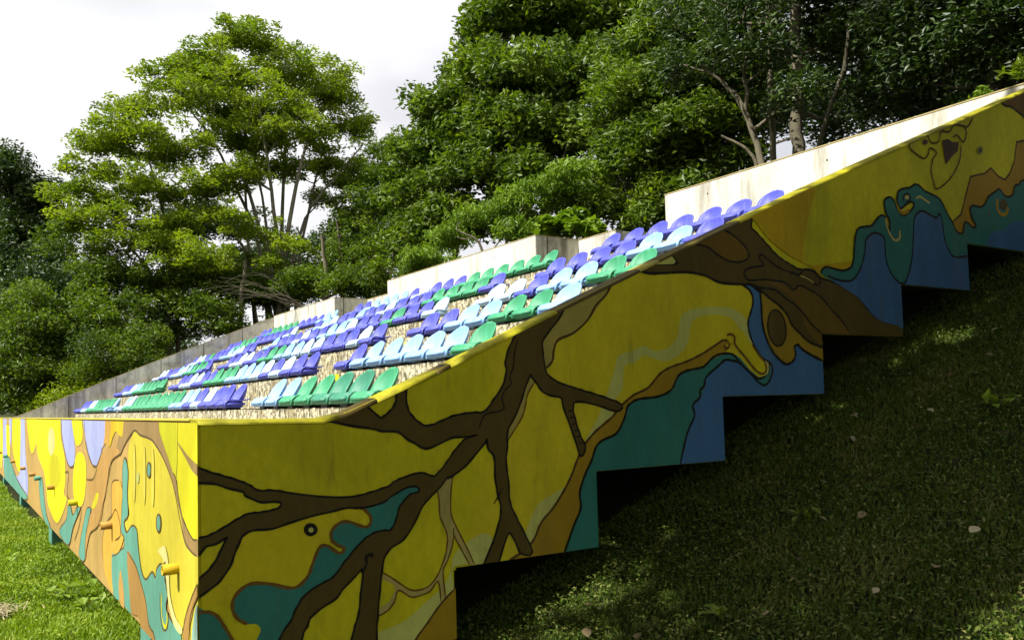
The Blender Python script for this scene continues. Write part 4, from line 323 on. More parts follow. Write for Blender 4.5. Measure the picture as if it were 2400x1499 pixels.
 ('f','painted_yellow_panel','fyel2','f',0,'925,27 642,32 280,28 6,25 -162,44 -282,62 -357,24 -392,-125 -388,-330 -342,-482 -223,-535 -49,-537 100,-527 172,-517 204,-494 235,-472 281,-454 326,-436 362,-411 383,-371 394,-324 409,-289 434,-277 463,-276 495,-271 528,-254 564,-231 600,-207 636,-186 673,-165 710,-141 749,-114 788,-84 825,-55 903,-25 982,5'),
 ('f','painted_yellow_panel','fyel','f',0,'385,25 138,53 -163,67 -357,24 -413,-123 -399,-324 -342,-476 -223,-530 -49,-534 100,-527 172,-517 204,-495 235,-472 281,-454 327,-435 362,-411 381,-383 388,-349 393,-302 396,-232 395,-149 394,-79 424,-32 453,3'),
 ('f','painted_outline','fbrown','s',9,'385,25 386,-1 388,-40 391,-79 393,-117 396,-156 400,-191 408,-224 419,-254 426,-275'),
 ('f','painted_yellow_figure','fgold','f',0,'1522,-64 1476,-68 1419,-79 1350,-89 1261,-96 1162,-102 1076,-109 1014,-114 963,-120 908,-130 841,-150 771,-174 712,-196 669,-216 635,-235 601,-254 565,-271 530,-289 495,-309 461,-335 427,-364 395,-392 367,-415 340,-438 314,-458 290,-474 266,-489 236,-507 209,-538 175,-571 101,-590 -48,-558 -224,-515 -340,-545 -383,-713 -379,-948 -322,-1134 -167,-1231 65,-1284 256,-1290 321,-1217 320,-1090 328,-995 372,-973 425,-984 477,-981 510,-938 542,-880 614,-840 776,-840 996,-860 1178,-874 1262,-872 1291,-863 1315,-843 1349,-809 1379,-765 1408,-724 1440,-687 1473,-652 1505,-628 1537,-616 1569,-614 1607,-620 1658,-640 1715,-668 1768,-684 1818,-675 1863,-652 1878,-629 1834,-612 1760,-595 1712,-575 1715,-549 1741,-518 1765,-485 1778,-450 1787,-412 1791,-373 1786,-331 1776,-288 1762,-248 1747,-212 1730,-180 1706,-151 1673,-128 1635,-109 1600,-93 1575,-79 1554,-69'),
 ('f','painted_arch','fbrown2','f',0,'1870,38 1538,51 1158,48 904,35 827,12 831,-21 825,-55 781,-85 728,-115 673,-148 610,-186 546,-226 494,-256 464,-268 445,-271 426,-282 405,-308 385,-341 361,-374 335,-406 305,-439 266,-468 217,-493 159,-515 100,-527 32,-522 -38,-510 -85,-509 -102,-535 -99,-572 -82,-599 -49,-604 -1,-598 43,-593 74,-591 101,-590 131,-587 171,-585 214,-581 253,-567 279,-534 300,-490 330,-445 377,-400 433,-353 495,-309 563,-268 636,-230 712,-196 784,-167 858,-143 949,-123 1075,-108 1223,-98 1350,-89 1426,-77 1474,-67 1522,-64 1583,-72 1645,-87 1706,-104 1762,-120 1817,-137 1872,-156 1930,-178 1988,-201 2048,-220 2119,-238 2193,-252 2232,-247 2218,-215 2169,-164 2107,-112 2070,-57 2021,-1'),
 ('f','painted_outline','fdark','s',12,'2048,-230 2001,-210 1936,-181 1872,-156 1817,-137 1762,-120 1706,-104 1645,-87 1583,-71 1522,-62 1468,-66 1415,-77 1350,-87 1259,-92 1159,-96 1076,-101 1028,-105 995,-110 949,-121 876,-141 792,-167 712,-196 635,-230 560,-268 495,-309 445,-355 403,-403 363,-448 325,-488 290,-524 253,-552 212,-570 171,-580 131,-587 90,-591 50,-593 23,-593'),
 ('f','painted_outline','fdark','s',9,'494,-256 476,-260 451,-266 426,-282 405,-313 385,-352 362,-389 335,-418 305,-444 266,-468 212,-491 151,-513 100,-527 64,-530 38,-525 21,-522'),
 ('f','painted_branch','fdark2','f',0,'388,-102 358,-109 308,-124 258,-138 221,-149 184,-159 135,-170 56,-183 -32,-197 -93,-211 -115,-227 -112,-242 -92,-251 -47,-250 17,-241 77,-230 121,-216 158,-200 197,-183 240,-167 284,-151 323,-137 356,-121 383,-107'),
 ('f','painted_lilac_patch','flil','f',0,'3787,45 3409,62 2937,60 2632,41 2576,-5 2635,-69 2691,-123 2695,-155 2695,-176 2705,-191 2816,-203 2827,-214 2830,-229 2853,-249 2918,-281 3006,-319 3087,-347 3250,-351 3320,-337 3397,-317 3465,-295 3516,-274 3558,-252 3600,-226 3649,-195 3699,-160 3739,-118 3814,-62 3879,1'),
 ('f','painted_lilac_patch','flil','f',0,'5453,51 5205,76 4872,72 4631,48 4545,0 4530,-68 4515,-130 4470,-178 4427,-221 4402,-264 4403,-313 4423,-363 4456,-401 4626,-422 4719,-423 4827,-420 4925,-408 4994,-384 5051,-350 5115,-315 5204,-285 5302,-252 5380,-204 5455,-121 5508,-21'),
 ('f','painted_lilac_patch','flil','f',0,'11202,72 10952,150 10633,128 10392,69 10291,-20 10256,-146 10222,-266 10177,-363 10134,-455 10057,-549 9901,-652 9717,-755 9614,-851 9610,-945 9682,-1036 9882,-1106 10305,-1154 10900,-1184 11468,-1181 11978,-1121 12436,-1020 12621,-932 12305,-918 11731,-923 11316,-836 11225,-563 11255,-196'),
 ('f','painted_lilac_patch','flil','f',0,'16018,89 15021,86 14850,-72 14749,-293 14707,-497 14714,-671 14778,-832 14924,-942 15220,-1008 15611,-1024 15913,-929 16061,-628 16104,-213'),
 ('f','painted_lilac_patch','flil','f',0,'14021,82 13335,80 13322,-85 13401,-312 13513,-465 13662,-484 13846,-428 13984,-338 14058,-204 14081,-38'),
 ('f','painted_yellow_patch','fyelB','f',0,'4631,48 4456,65 4216,67 4034,46 3935,-13 3882,-93 3883,-158 3969,-196 4114,-221 4240,-232 4309,-227 4356,-208 4403,-183 4462,-152 4523,-115 4572,-76 4626,-31 4667,15'),
 ('f','painted_outline','forange','c',14,'4631,48 4456,65 4216,67 4034,46 3935,-13 3882,-93 3883,-158 3969,-196 4114,-221 4240,-232 4309,-227 4356,-208 4403,-183 4462,-152 4523,-115 4572,-76 4626,-31 4667,15'),
 ('f','painted_yellow_patch','fyelB','f',0,'8281,61 7425,102 6401,88 5737,52 5537,-9 5535,-95 5518,-177 5403,-241 5275,-299 5179,-361 5130,-433 5110,-510 5111,-576 5153,-627 5218,-669 5239,-701 5147,-713 5015,-715 4982,-740 5136,-816 5399,-921 5644,-1005 5804,-1043 5936,-1054 6089,-1050 6307,-1029 6553,-989 6752,-947 6844,-911 6879,-873 6933,-825 7030,-758 7150,-679 7315,-604 7576,-551 7897,-501 8150,-418 8373,-264 8515,-75'),
 ('f','painted_outline','forange','c',17,'8281,61 7425,102 6401,88 5737,52 5537,-9 5535,-95 5518,-177 5403,-241 5275,-299 5179,-361 5130,-433 5110,-510 5111,-576 5153,-627 5218,-669 5239,-701 5147,-713 5015,-715 4982,-740 5136,-816 5399,-921 5644,-1005 5804,-1043 5936,-1054 6089,-1050 6307,-1029 6553,-989 6752,-947 6844,-911 6879,-873 6933,-825 7030,-758 7150,-679 7315,-604 7576,-551 7897,-501 8150,-418 8373,-264 8515,-75'),
 ('f','painted_yellow_patch','fyelB','f',0,'4083,-267 3962,-268 3834,-281 3739,-305 3691,-344 3672,-395 3673,-451 3691,-516 3728,-586 3785,-645 3866,-686 3969,-716 4080,-733 4208,-736 4346,-725 4453,-698 4513,-648 4538,-581 4534,-514 4494,-447 4425,-381 4347,-329 4267,-295 4180,-275'),
 ('f','painted_outline','forange','c',13,'4083,-267 3962,-268 3834,-281 3739,-305 3691,-344 3672,-395 3673,-451 3691,-516 3728,-586 3785,-645 3866,-686 3969,-716 4080,-733 4208,-736 4346,-725 4453,-698 4513,-648 4538,-581 4534,-514 4494,-447 4425,-381 4347,-329 4267,-295 4180,-275'),
 ('f','painted_yellow_patch','fyelB','f',0,'9802,67 9263,108 8535,99 8058,61 7951,-16 8023,-125 8157,-227 8346,-320 8605,-409 8850,-462 9040,-465 9209,-427 9368,-355 9606,-225 9838,-57'),
 ('f','painted_outline','forange','c',21,'9802,67 9263,108 8535,99 8058,61 7951,-16 8023,-125 8157,-227 8346,-320 8605,-409 8850,-462 9040,-465 9209,-427 9368,-355 9606,-225 9838,-57'),
 ('f','painted_yellow_patch','fyelB','f',0,'12905,78 12354,142 11669,144 11202,72 11071,-116 11105,-377 11160,-592 11171,-717 11204,-795 11316,-836 11563,-834 11904,-793 12239,-735 12559,-673 12869,-595 13073,-480 13160,-294 13129,-76'),
 ('f','painted_outline','forange','c',26,'12905,78 12354,142 11669,144 11202,72 11071,-116 11105,-377 11160,-592 11171,-717 11204,-795 11316,-836 11563,-834 11904,-793 12239,-735 12559,-673 12869,-595 13073,-480 13160,-294 13129,-76'),
 ('f','painted_yellow_patch','fyelB','f',0,'17253,94 16434,91 16270,-131 16166,-437 16172,-692 16361,-890 16668,-1045 16932,-1041 17115,-736 17249,-260'),
 ('f','painted_outline','forange','c',33,'17253,94 16434,91 16270,-131 16166,-437 16172,-692 16361,-890 16668,-1045 16932,-1041 17115,-736 17249,-260'),
 ('f','painted_yellow_patch','fyelB','f',0,'15002,-121 14004,-114 13861,-299 13806,-550 13857,-724 14076,-764 14410,-727 14694,-641 14888,-483 15020,-274'),
 ('f','painted_outline','forange','c',29,'15002,-121 14004,-114 13861,-299 13806,-550 13857,-724 14076,-764 14410,-727 14694,-641 14888,-483 15020,-274'),
 ('f','painted_yellow_patch','fcream','f',0,'6077,-235 6079,-252 6085,-269 6096,-285 6112,-301 6131,-316 6155,-331 6247,-366 6363,-388 6489,-393 6611,-379 6713,-349 6740,-335 6763,-320 6782,-305 6795,-288 6803,-270 6806,-253 6804,-235 6797,-217 6784,-200 6767,-183 6745,-167 6719,-152 6618,-117 6497,-98 6370,-96 6253,-113 6159,-144 6135,-157 6114,-171 6098,-187 6087,-202 6079,-219'),
 ('f','painted_yellow_patch','fyel','f',0,'5444,-506 5448,-526 5460,-545 5480,-565 5508,-584 5545,-603 5588,-622 5639,-639 5696,-655 5759,-670 5977,-705 6220,-722 6459,-717 6532,-710 6601,-701 6663,-689 6717,-675 6764,-659 6801,-641 6827,-622 6844,-601 6851,-580 6846,-558 6830,-535 6804,-513 6768,-492 6723,-471 6669,-451 6608,-433 6540,-416 6467,-402 6228,-372 5984,-363 5765,-375 5701,-384 5643,-394 5592,-406 5548,-420 5511,-435 5482,-452 5461,-469 5448,-488'),
 ('f','painted_yellow_patch','fgold2','f',0,'2392,40 2239,57 2052,56 1927,38 1900,-5 1924,-66 1958,-109 2076,-101 2117,-92 2158,-82 2199,-78 2241,-85 2284,-99 2327,-116 2375,-142 2423,-172 2461,-187 2484,-179 2497,-154 2494,-119 2485,-67 2460,-4'),
 ('f','painted_orange_patch','forange2','f',0,'2632,41 2551,61 2452,63 2392,40 2400,-28 2445,-122 2495,-188 2538,-198 2585,-178 2634,-165 2690,-176 2747,-194 2778,-200 2765,-186 2726,-159 2691,-123 2676,-69 2665,-5'),
 ('f','painted_orange_patch','forange','f',0,'3645,-450 3561,-438 3390,-450 3250,-451 3183,-428 3139,-396 3087,-361 3025,-323 2955,-284 2853,-249 2697,-218 2517,-193 2361,-179 2218,-181 2094,-193 2047,-210 2128,-233 2289,-262 2428,-297 2493,-335 2529,-377 2565,-420 2609,-464 2654,-509 2707,-560 2768,-624 2838,-695 2931,-756 3068,-797 3234,-828 3377,-862 3474,-905 3543,-951 3598,-995 3632,-1037 3650,-1076 3690,-1105 3794,-1129 3923,-1143 3977,-1118 3898,-1029 3746,-904 3599,-801 3451,-740 3310,-696 3250,-649 3352,-582 3540,-506'),
 ('f','painted_orange_patch','forange3','f',0,'2746,-1009 2778,-957 2794,-897 2782,-839 2727,-787 2646,-737 2567,-698 2490,-676 2416,-663 2364,-636 2354,-578 2366,-507 2363,-450 2331,-421 2286,-409 2234,-400 2173,-391 2107,-385 2049,-389 1999,-405 1956,-430 1933,-460 1946,-497 1979,-540 1992,-582 1958,-618 1905,-652 1879,-686 1896,-723 1939,-761 1995,-797 2070,-831 2160,-863 2238,-887 2366,-904 2337,-973 2283,-1063 2272,-1125 2344,-1137 2462,-1123 2569,-1100 2643,-1078 2702,-1048'),
 ('f','painted_yellow_patch','fyel','f',0,'3087,-538 2969,-535 2978,-555 3008,-583 3047,-609 3097,-633 3156,-654 3209,-669 3318,-667 3298,-649 3254,-624 3209,-599 3169,-576 3128,-554'),
 ('f','painted_outline','fbrown','s',13,'2048,-220 2134,-233 2258,-251 2361,-273 2412,-297 2437,-324 2462,-351 2497,-377 2533,-404 2565,-431 2588,-457 2608,-483 2636,-511 2677,-541 2726,-573 2780,-609 2840,-657 2904,-711 2970,-755 3033,-782 3098,-799 3168,-815 3251,-832 3339,-849 3421,-872 3487,-908 3545,-951 3598,-995 3652,-1042 3702,-1090 3736,-1123'),
 ('f','painted_outline','fbrown','s',12,'2746,-1009 2764,-964 2787,-901 2782,-839 2727,-787 2646,-738 2567,-698 2490,-672 2415,-655 2364,-626 2357,-571 2373,-504 2376,-450 2351,-423 2313,-409 2265,-400 2201,-393 2130,-390 2079,-389'),
 ('f','painted_outline','fbrown','s',14,'2816,-194 2819,-207 2827,-226 2853,-249 2913,-281 2994,-318 3071,-346 3250,-351 3319,-339 3391,-320 3465,-295 3544,-263 3625,-225 3692,-179 3738,-119 3768,-53 3787,-5'),
 ('f','painted_outline','fbrown','s',16,'5452,-9 5449,-49 5438,-107 5381,-174 5251,-257 5081,-346 4925,-408 4792,-431 4669,-430 4569,-422 4493,-408 4438,-387 4401,-371'),
 ('f','painted_outline','fbrown','s',14,'3645,-474 3532,-471 3379,-464 3250,-451 3162,-421 3093,-385 3047,-359'),
 ('f','painted_outline','fbrown','s',12,'2498,-680 2464,-673 2416,-661 2364,-646 2312,-622 2258,-594 2204,-581 2148,-592 2093,-618 2052,-646 2025,-674 2011,-705 2023,-732 2083,-754 2171,-773 2237,-786'),
 ('f','painted_outline','fbrown','s',16,'5177,-507 5077,-495 4944,-481 4863,-490 4882,-544 4950,-621 4983,-683 4937,-710 4857,-720 4799,-725'),
 ('f','painted_outline','fbrown','s',15,'4508,-838 4341,-797 4122,-745 3980,-724 3961,-755 4009,-814 4079,-875 4178,-934 4303,-996 4395,-1041'),
 ('f','painted_teal_water','fteal','f',0,'2366,-904 2321,-878 2247,-875 2176,-869 2112,-852 2050,-833 1995,-816 1948,-804 1907,-795 1880,-782 1867,-764 1867,-742 1879,-725 1914,-719 1962,-716 1994,-699 1994,-653 1978,-592 1963,-540 1952,-510 1941,-489 1933,-460 1933,-410 1937,-352 1931,-304 1909,-268 1878,-241 1845,-232 1805,-246 1762,-277 1735,-313 1737,-354 1754,-401 1764,-447 1754,-494 1737,-540 1739,-577 1781,-600 1841,-614 1878,-629 1871,-652 1839,-676 1795,-687 1738,-672 1671,-644 1607,-625 1550,-619 1497,-620 1456,-631 1434,-655 1424,-688 1408,-724 1382,-765 1351,-809 1315,-843 1274,-864 1228,-875 1178,-874 1119,-855 1056,-825 1004,-806 968,-809 943,-822 921,-826 908,-813 898,-792 880,-772 844,-754 800,-737 761,-731 732,-739 707,-756 686,-775 672,-794 661,-814 651,-831 636,-839 621,-844 615,-856 630,-881 654,-912 653,-939 608,-957 541,-970 477,-981 421,-979 368,-975 328,-1002 286,-1088 257,-1203 287,-1299 437,-1374 666,-1436 854,-1453 918,-1378 918,-1250 928,-1150 979,-1118 1041,-1114 1095,-1103 1126,-1071 1148,-1032 1180,-993 1235,-958 1301,-924 1363,-894 1411,-871 1454,-852 1509,-836 1597,-816 1699,-799 1769,-797 1774,-820 1744,-859 1716,-902 1708,-946 1703,-993 1692,-1037 1653,-1079 1610,-1117 1615,-1143 1708,-1149 1856,-1143 1999,-1137 2115,-1146 2222,-1156 2304,-1140 2353,-1072 2374,-977'),
 ('f','painted_outline','fbrown','s',12,'2366,-904 2316,-896 2245,-883 2176,-869 2112,-852 2050,-833 1995,-816 1948,-804 1907,-795 1880,-782 1867,-764 1867,-742 1879,-725 1914,-719 1962,-716 1994,-699 1994,-653 1978,-592 1963,-540 1952,-510 1941,-489 1933,-460 1933,-410 1937,-352 1931,-304 1909,-268 1878,-241 1845,-232 1805,-246 1762,-277 1735,-313 1737,-354 1754,-401 1764,-447 1754,-494 1737,-540 1739,-577 1781,-600 1841,-614 1878,-629 1871,-652 1839,-676 1795,-687 1738,-672 1671,-644 1607,-625 1550,-619 1497,-620 1456,-631 1434,-655 1424,-688 1408,-724 1382,-765 1351,-809 1315,-843 1274,-864 1228,-875 1178,-874 1119,-855 1056,-825 1004,-806 968,-809 943,-822 921,-826 908,-813 898,-792 880,-772 844,-754 800,-737 761,-731 732,-739 707,-756 686,-775 672,-794 661,-814 651,-831 636,-839 621,-844 615,-856 630,-881 654,-912 653,-939 602,-958 529,-972 477,-981'),
 ('f','painted_orange_patch','forange','f',0,'2026,-947 2007,-942 1989,-950 1968,-968 1938,-996 1906,-1033 1883,-1069 1872,-1106 1871,-1141 1884,-1165 1924,-1172 1981,-1167 2028,-1152 2058,-1126 2079,-1091 2086,-1054 2075,-1014 2050,-974'),
 ('f','painted_teal_water','fteal','f',0,'3599,-697 3514,-681 3426,-676 3378,-684 3393,-709 3448,-748 3509,-792 3570,-838 3637,-890 3690,-945 3705,-1009 3705,-1076 3736,-1123 3842,-1145 3983,-1147 4078,-1132 4082,-1093 4035,-1036 3978,-979 3920,-925 3852,-870 3784,-819 3723,-772 3663,-728'),
 ('f','painted_outline','fbrown','c',11,'3599,-697 3514,-681 3426,-676 3378,-684 3393,-709 3448,-748 3509,-792 3570,-838 3637,-890 3690,-945 3705,-1009 3705,-1076 3736,-1123 3842,-1145 3983,-1147 4078,-1132 4082,-1093 4035,-1036 3978,-979 3920,-925 3852,-870 3784,-819 3723,-772 3663,-728'),
 ('f','painted_teal_water','fteal','f',0,'5572,-1074 5410,-1025 5165,-968 4980,-911 4910,-844 4888,-775 4860,-730 4804,-727 4742,-747 4680,-771 4629,-798 4577,-828 4508,-838 4405,-810 4287,-763 4184,-729 3980,-724 4105,-781 4316,-864 4507,-946 4614,-1017 4690,-1083 4795,-1129 4972,-1149 5186,-1149 5365,-1140 5494,-1128 5580,-1107'),
 ('f','painted_outline','fbrown','c',13,'5572,-1074 5410,-1025 5165,-968 4980,-911 4910,-844 4888,-775 4860,-730 4804,-727 4742,-747 4680,-771 4629,-798 4577,-828 4508,-838 4405,-810 4287,-763 4184,-729 3980,-724 4105,-781 4316,-864 4507,-946 4614,-1017 4690,-1083 4795,-1129 4972,-1149 5186,-1149 5365,-1140 5494,-1128 5580,-1107'),
 ('f','painted_teal_water','fteal','f',0,'7920,-729 7508,-686 7400,-747 7303,-836 7209,-916 7120,-973 7032,-1023 6926,-1065 6757,-1102 6574,-1133 6489,-1156 6561,-1175 6729,-1188 6923,-1185 7138,-1161 7384,-1119 7596,-1056 7760,-952 7881,-826'),
 ('f','painted_outline','fbrown','c',16,'7920,-729 7508,-686 7400,-747 7303,-836 7209,-916 7120,-973 7032,-1023 6926,-1065 6757,-1102 6574,-1133 6489,-1156 6561,-1175 6729,-1188 6923,-1185 7138,-1161 7384,-1119 7596,-1056 7760,-952 7881,-826'),
 ('f','painted_teal_water','fteal','f',0,'15479,-759 15103,-700 14568,-680 13953,-700 13290,-773 12581,-877 11844,-963 10923,-1015 10035,-1051 9602,-1084 9797,-1125 10395,-1170 11121,-1202 11951,-1204 12970,-1187 13912,-1170 14597,-1174 15096,-1181 15440,-1148 15637,-1033 15653,-878'),
 ('f','painted_outline','fbrown','c',24,'15479,-759 15103,-700 14568,-680 13953,-700 13290,-773 12581,-877 11844,-963 10923,-1015 10035,-1051 9602,-1084 9797,-1125 10395,-1170 11121,-1202 11951,-1204 12970,-1187 13912,-1170 14597,-1174 15096,-1181 15440,-1148 15637,-1033 15653,-878'),
 ('f','painted_orange_patch','fochre','f',0,'1769,-797 1701,-788 1597,-811 1509,-836 1454,-852 1411,-871 1363,-894 1301,-924 1235,-958 1180,-993 1148,-1032 1126,-1071 1095,-1103 1041,-1114 979,-1118 928,-1150 876,-1240 835,-1357 854,-1453 994,-1530 1209,-1593 1374,-1594 1398,-1470 1354,-1281 1343,-1144 1416,-1114 1525,-1133 1615,-1143 1656,-1120 1674,-1086 1692,-1037 1730,-957 1769,-862'),
 ('f','painted_outline','fbrown','s',12,'1769,-797 1695,-806 1595,-820 1509,-836 1454,-852 1411,-871 1363,-894 1301,-924 1235,-958 1180,-993 1148,-1032 1126,-1071 1095,-1103 1041,-1114 979,-1118 928,-1150 894,-1244 870,-1366 854,-1453'),
 ('f','painted_eye','fbrown','f',0,'1015,-267 1019,-283 1030,-297 1047,-308 1069,-315 1091,-316 1113,-312 1130,-303 1141,-289 1145,-274 1141,-258 1129,-243 1111,-232 1090,-226 1067,-225 1046,-229 1029,-239 1018,-252'),
 ('f','painted_eye','fteal','f',0,'1040,-268 1043,-280 1050,-291 1060,-299 1073,-303 1087,-304 1099,-301 1110,-294 1116,-284 1119,-272 1116,-261 1109,-250 1098,-242 1085,-237 1072,-237 1059,-240 1049,-247 1042,-257'),
 ('f','painted_eye','fbrown','f',0,'761,-525 765,-543 777,-559 795,-573 817,-581 840,-584 862,-580 880,-570 892,-556 895,-539 891,-520 879,-504 860,-490 838,-482 814,-480 793,-484 775,-494 764,-508'),
 ('f','painted_eye','fteal','f',0,'784,-527 787,-541 795,-554 806,-564 820,-570 836,-572 850,-569 861,-561 869,-550 871,-536 868,-522 860,-509 848,-499 834,-493 819,-491 805,-495 794,-503 786,-514'),
 ('f','painted_eye','flime','f',0,'1373,-330 1376,-342 1382,-352 1393,-360 1406,-365 1419,-366 1432,-363 1442,-356 1449,-346 1451,-334 1449,-322 1442,-312 1431,-304 1418,-299 1404,-298 1392,-302 1382,-309 1375,-318'),
 ('f','painted_highlight','fcream2','f',0,'1480,-309 1481,-329 1482,-349 1484,-368 1486,-386 1489,-404 1493,-420 1497,-435 1501,-448 1505,-460 1520,-481 1536,-483 1551,-463 1555,-453 1559,-440 1563,-425 1566,-409 1568,-392 1570,-373 1571,-354 1572,-334 1572,-314 1571,-294 1570,-273 1568,-254 1566,-235 1563,-217 1559,-201 1555,-186 1551,-173 1546,-161 1531,-140 1515,-140 1501,-160 1497,-171 1493,-184 1489,-198 1486,-214 1484,-232 1482,-250 1481,-269 1480,-289'),
 ('f','painted_highlight','fcream2','f',0,'1173,-306 1173,-325 1174,-344 1176,-362 1178,-380 1181,-396 1184,-412 1187,-426 1191,-438 1195,-449 1209,-470 1223,-471 1236,-453 1240,-442 1244,-430 1247,-417 1249,-401 1252,-385 1253,-367 1254,-349 1255,-330 1255,-311 1254,-292 1253,-272 1251,-254 1249,-236 1246,-219 1243,-204 1240,-190 1236,-177 1232,-166 1218,-146 1203,-146 1190,-165 1187,-175 1183,-188 1180,-201 1178,-216 1176,-233 1174,-250 1173,-268 1173,-287'),
 ('f','painted_highlight','fcream2','f',0,'936,-304 936,-322 937,-341 939,-358 941,-375 944,-391 946,-406 950,-419 953,-431 957,-442 970,-461 983,-462 995,-445 998,-435 1001,-423 1004,-410 1007,-396 1008,-380 1010,-363 1011,-345 1011,-327 1011,-309 1011,-290 1009,-272 1008,-254 1006,-237 1003,-221 1000,-206 997,-193 993,-181 989,-170 977,-151 964,-151 952,-169 948,-179 945,-191 942,-204 940,-218 938,-234 937,-251 936,-268 936,-286'),
 ('f','painted_highlight','fcream','f',0,'838,-677 804,-659 739,-638 683,-630 646,-642 617,-666 593,-700 581,-745 576,-799 561,-847 528,-884 486,-914 442,-937 391,-950 338,-955 304,-961 296,-973 305,-987 328,-995 368,-997 424,-993 477,-981 522,-958 563,-925 597,-891 619,-856 633,-819 650,-785 671,-753 694,-724 722,-702 768,-690 818,-685'),
 ('f','painted_outline','fyel','s',19,'764,-877 765,-904 764,-942 759,-974 746,-997 728,-1015 711,-1027 662,-1029 647,-1019 634,-1003 625,-988 624,-974 628,-960 631,-951'),
 ('f','painted_outline','fbrown','s',10,'795,-882 796,-911 796,-952 790,-988 775,-1015 754,-1038 730,-1051 699,-1052 665,-1044 637,-1032 617,-1015 603,-993 596,-974 599,-960 609,-948 617,-940'),
 ('f','painted_outline','fbrown','s',10,'723,-733 706,-725 682,-714 663,-709 653,-716 648,-730 649,-746 659,-762 673,-781 679,-797 668,-809 648,-818 632,-828 626,-840 623,-852 622,-861'),
 ('f','painted_orange_patch','fochre','f',0,'-80,-673 -35,-692 31,-729 92,-768 138,-805 180,-843 215,-880 244,-903 266,-924 279,-971 282,-1074 275,-1202 256,-1290 216,-1314 166,-1298 134,-1257 138,-1181 161,-1077 172,-990 159,-939 135,-905 109,-874 85,-841 58,-811 28,-784 -10,-762 -50,-744 -79,-726 -93,-702 -96,-679'),
 ('f','painted_outline','fbrown','s',10,'-10,-703 15,-721 52,-746 92,-775 133,-808 177,-845 215,-880 242,-911 262,-939 279,-963 292,-986 300,-1006 306,-1019'),
 ('f','painted_outline','fbrown','s',10,'-9,-764 10,-775 36,-791 64,-811 91,-833 118,-858 139,-887 150,-922 154,-960 157,-987'),
 ('f','painted_teal_water','flteal','f',0,'-78,-759 -28,-777 4,-796 29,-818 51,-844 67,-873 81,-903 93,-926 103,-949 112,-991 140,-1081 166,-1191 134,-1257 -9,-1254 -195,-1209 -322,-1134 -365,-1000 -364,-832 -335,-715 -266,-694 -165,-725'),
)

def lay_paint():
    done = []; groups = {}
    for wall, g, colr, kind, w, s in MURAL:
        pts = [tuple(int(c)/1000 for c in q.split(',')) for q in s.split()]
        if len(pts) < 3 and kind == 'f': continue
        if kind == 'f':
            tris = [[pts[i] for i in t] for t in tessellate_polygon([[Vector((x, z, 0)) for x, z in pts]])]
        else: tris = ribbon(pts, w/1000, kind == 'c')
        xs = [p[0] for p in pts]; zs = [p[1] for p in pts]; m = w/2000
        bb = (wall, min(xs)-m, max(xs)+m, min(zs)-m, max(zs)+m)
        lay = 1 + max([l for l, q in done if q[0] == wall and q[1] < bb[2] and q[2] > bb[1] and q[3] < bb[4] and q[4] > bb[3]], default=0)
        done.append((lay, bb)); d = .0012 + lay*.0003
        G = groups.setdefault((wall, g, len(done) if kind == 'f' else -1), ([], [], [], [])); V, F, MI, MS = G
        if colr not in MS: MS.append(colr)
        mi = MS.index(colr)
        for t in tris:
            for st in STRIPS[wall]:
                if max(p[0] for p in t) < st[0] or min(p[0] for p in t) > st[1]: continue
                P = clip_tri(t, st)
                if not P: continue
                ar = sum(P[i-1][0]*P[i][1]-P[i][0]*P[i-1][1] for i in range(len(P)))
                if abs(ar) < 1e-7: continue
                if (ar < 0) != (wall == 'f'): P = P[::-1]
                o = len(V); V.extend([(x, -d, z) if wall == 'e' else (-d, x, z) for x, z in P]); F.append(list(range(o, o+len(P)))); MI.append(mi)
    for (wall, g, _), (V, F, MI, MS) in groups.items():
        if not F: continue
        me = bpy.data.meshes.new(g); me.from_pydata(V, [], F); me.polygons.foreach_set('material_index', MI)
        for c in MS: me.materials.append(PM[c])
        link(g, me, end_wall if wall == 'e' else front, kind='stuff' if _ < 0 else None)
lay_paint()
def far_patches():      # the same kind of painted tongues go on down the far part of the front wall
    rr = random.Random(4)
    for nm, colr in (('painted_yellow_patch', 'fyelB'), ('painted_lilac_patch', 'flil'), ('painted_teal_water', 'fteal'), ('painted_orange_patch', 'forange3')):
        V, F = [], []
        for k in range(5):
            y = 17.4 + (k*4+list(PAINT).index(colr) % 4)*.30; h = rr.uniform(.4, .8); up = colr != 'fteal'; n = 14; o = len(V)
            for i in range(n):
                a = i*2*math.pi/n; zz = math.sin(a)*h/2; V.append((-.0016, y+math.cos(a)*.10*(1+.4*rr.random()), (-.02-h/2+zz) if up else (-1.15+h/2+zz)))
            F.append(list(range(o, o+n))[::-1])
        me = bpy.data.meshes.new(nm); me.from_pydata(V, [], F); link(nm, me, front, PM[colr])
far_patches()
# lit coping along the sloping top: yellow, brown where painted branches run over it
def coping():
    segs = [(0, .66, 'cap'), (.66, .86, 'brown'), (.86, 1.20, 'cap'), (1.20, 1.28, 'brown'), (1.28, 1.98, 'cap'), (1.98, 2.62, 'brown'), (2.62, 2.78, 'tan'), (2.78, 3.52, 'brown'), (3.52, 8.45, 'cap')]
    for a, b, c in segs:
        xs = [a]+[x for x, _ in TOP if a < x < b]+[b]; bm = bmesh.new(); rows = []
        for x in xs:
            z = topz(x); rows.append([bm.verts.new((x, y, z+dz)) for y, dz in ((-.0072, -.020), (-.0060, -.011), (.006, -.003), (.028, .003), (T-.02, .005), (T+.003, -.004), (T+.003, -.02))])
        for r, q in zip(rows, rows[1:]):
            for i in range(6): bm.faces.new((r[i], q[i], q[i+1], r[i+1])).smooth = True
        bm.faces.new(rows[0][::-1]); bm.faces.new(rows[-1]); bmesh.ops.recalc_face_normals(bm, faces=bm.faces[:])
        link('coping', bm_mesh('coping', bm), stand, PM[c])
coping()
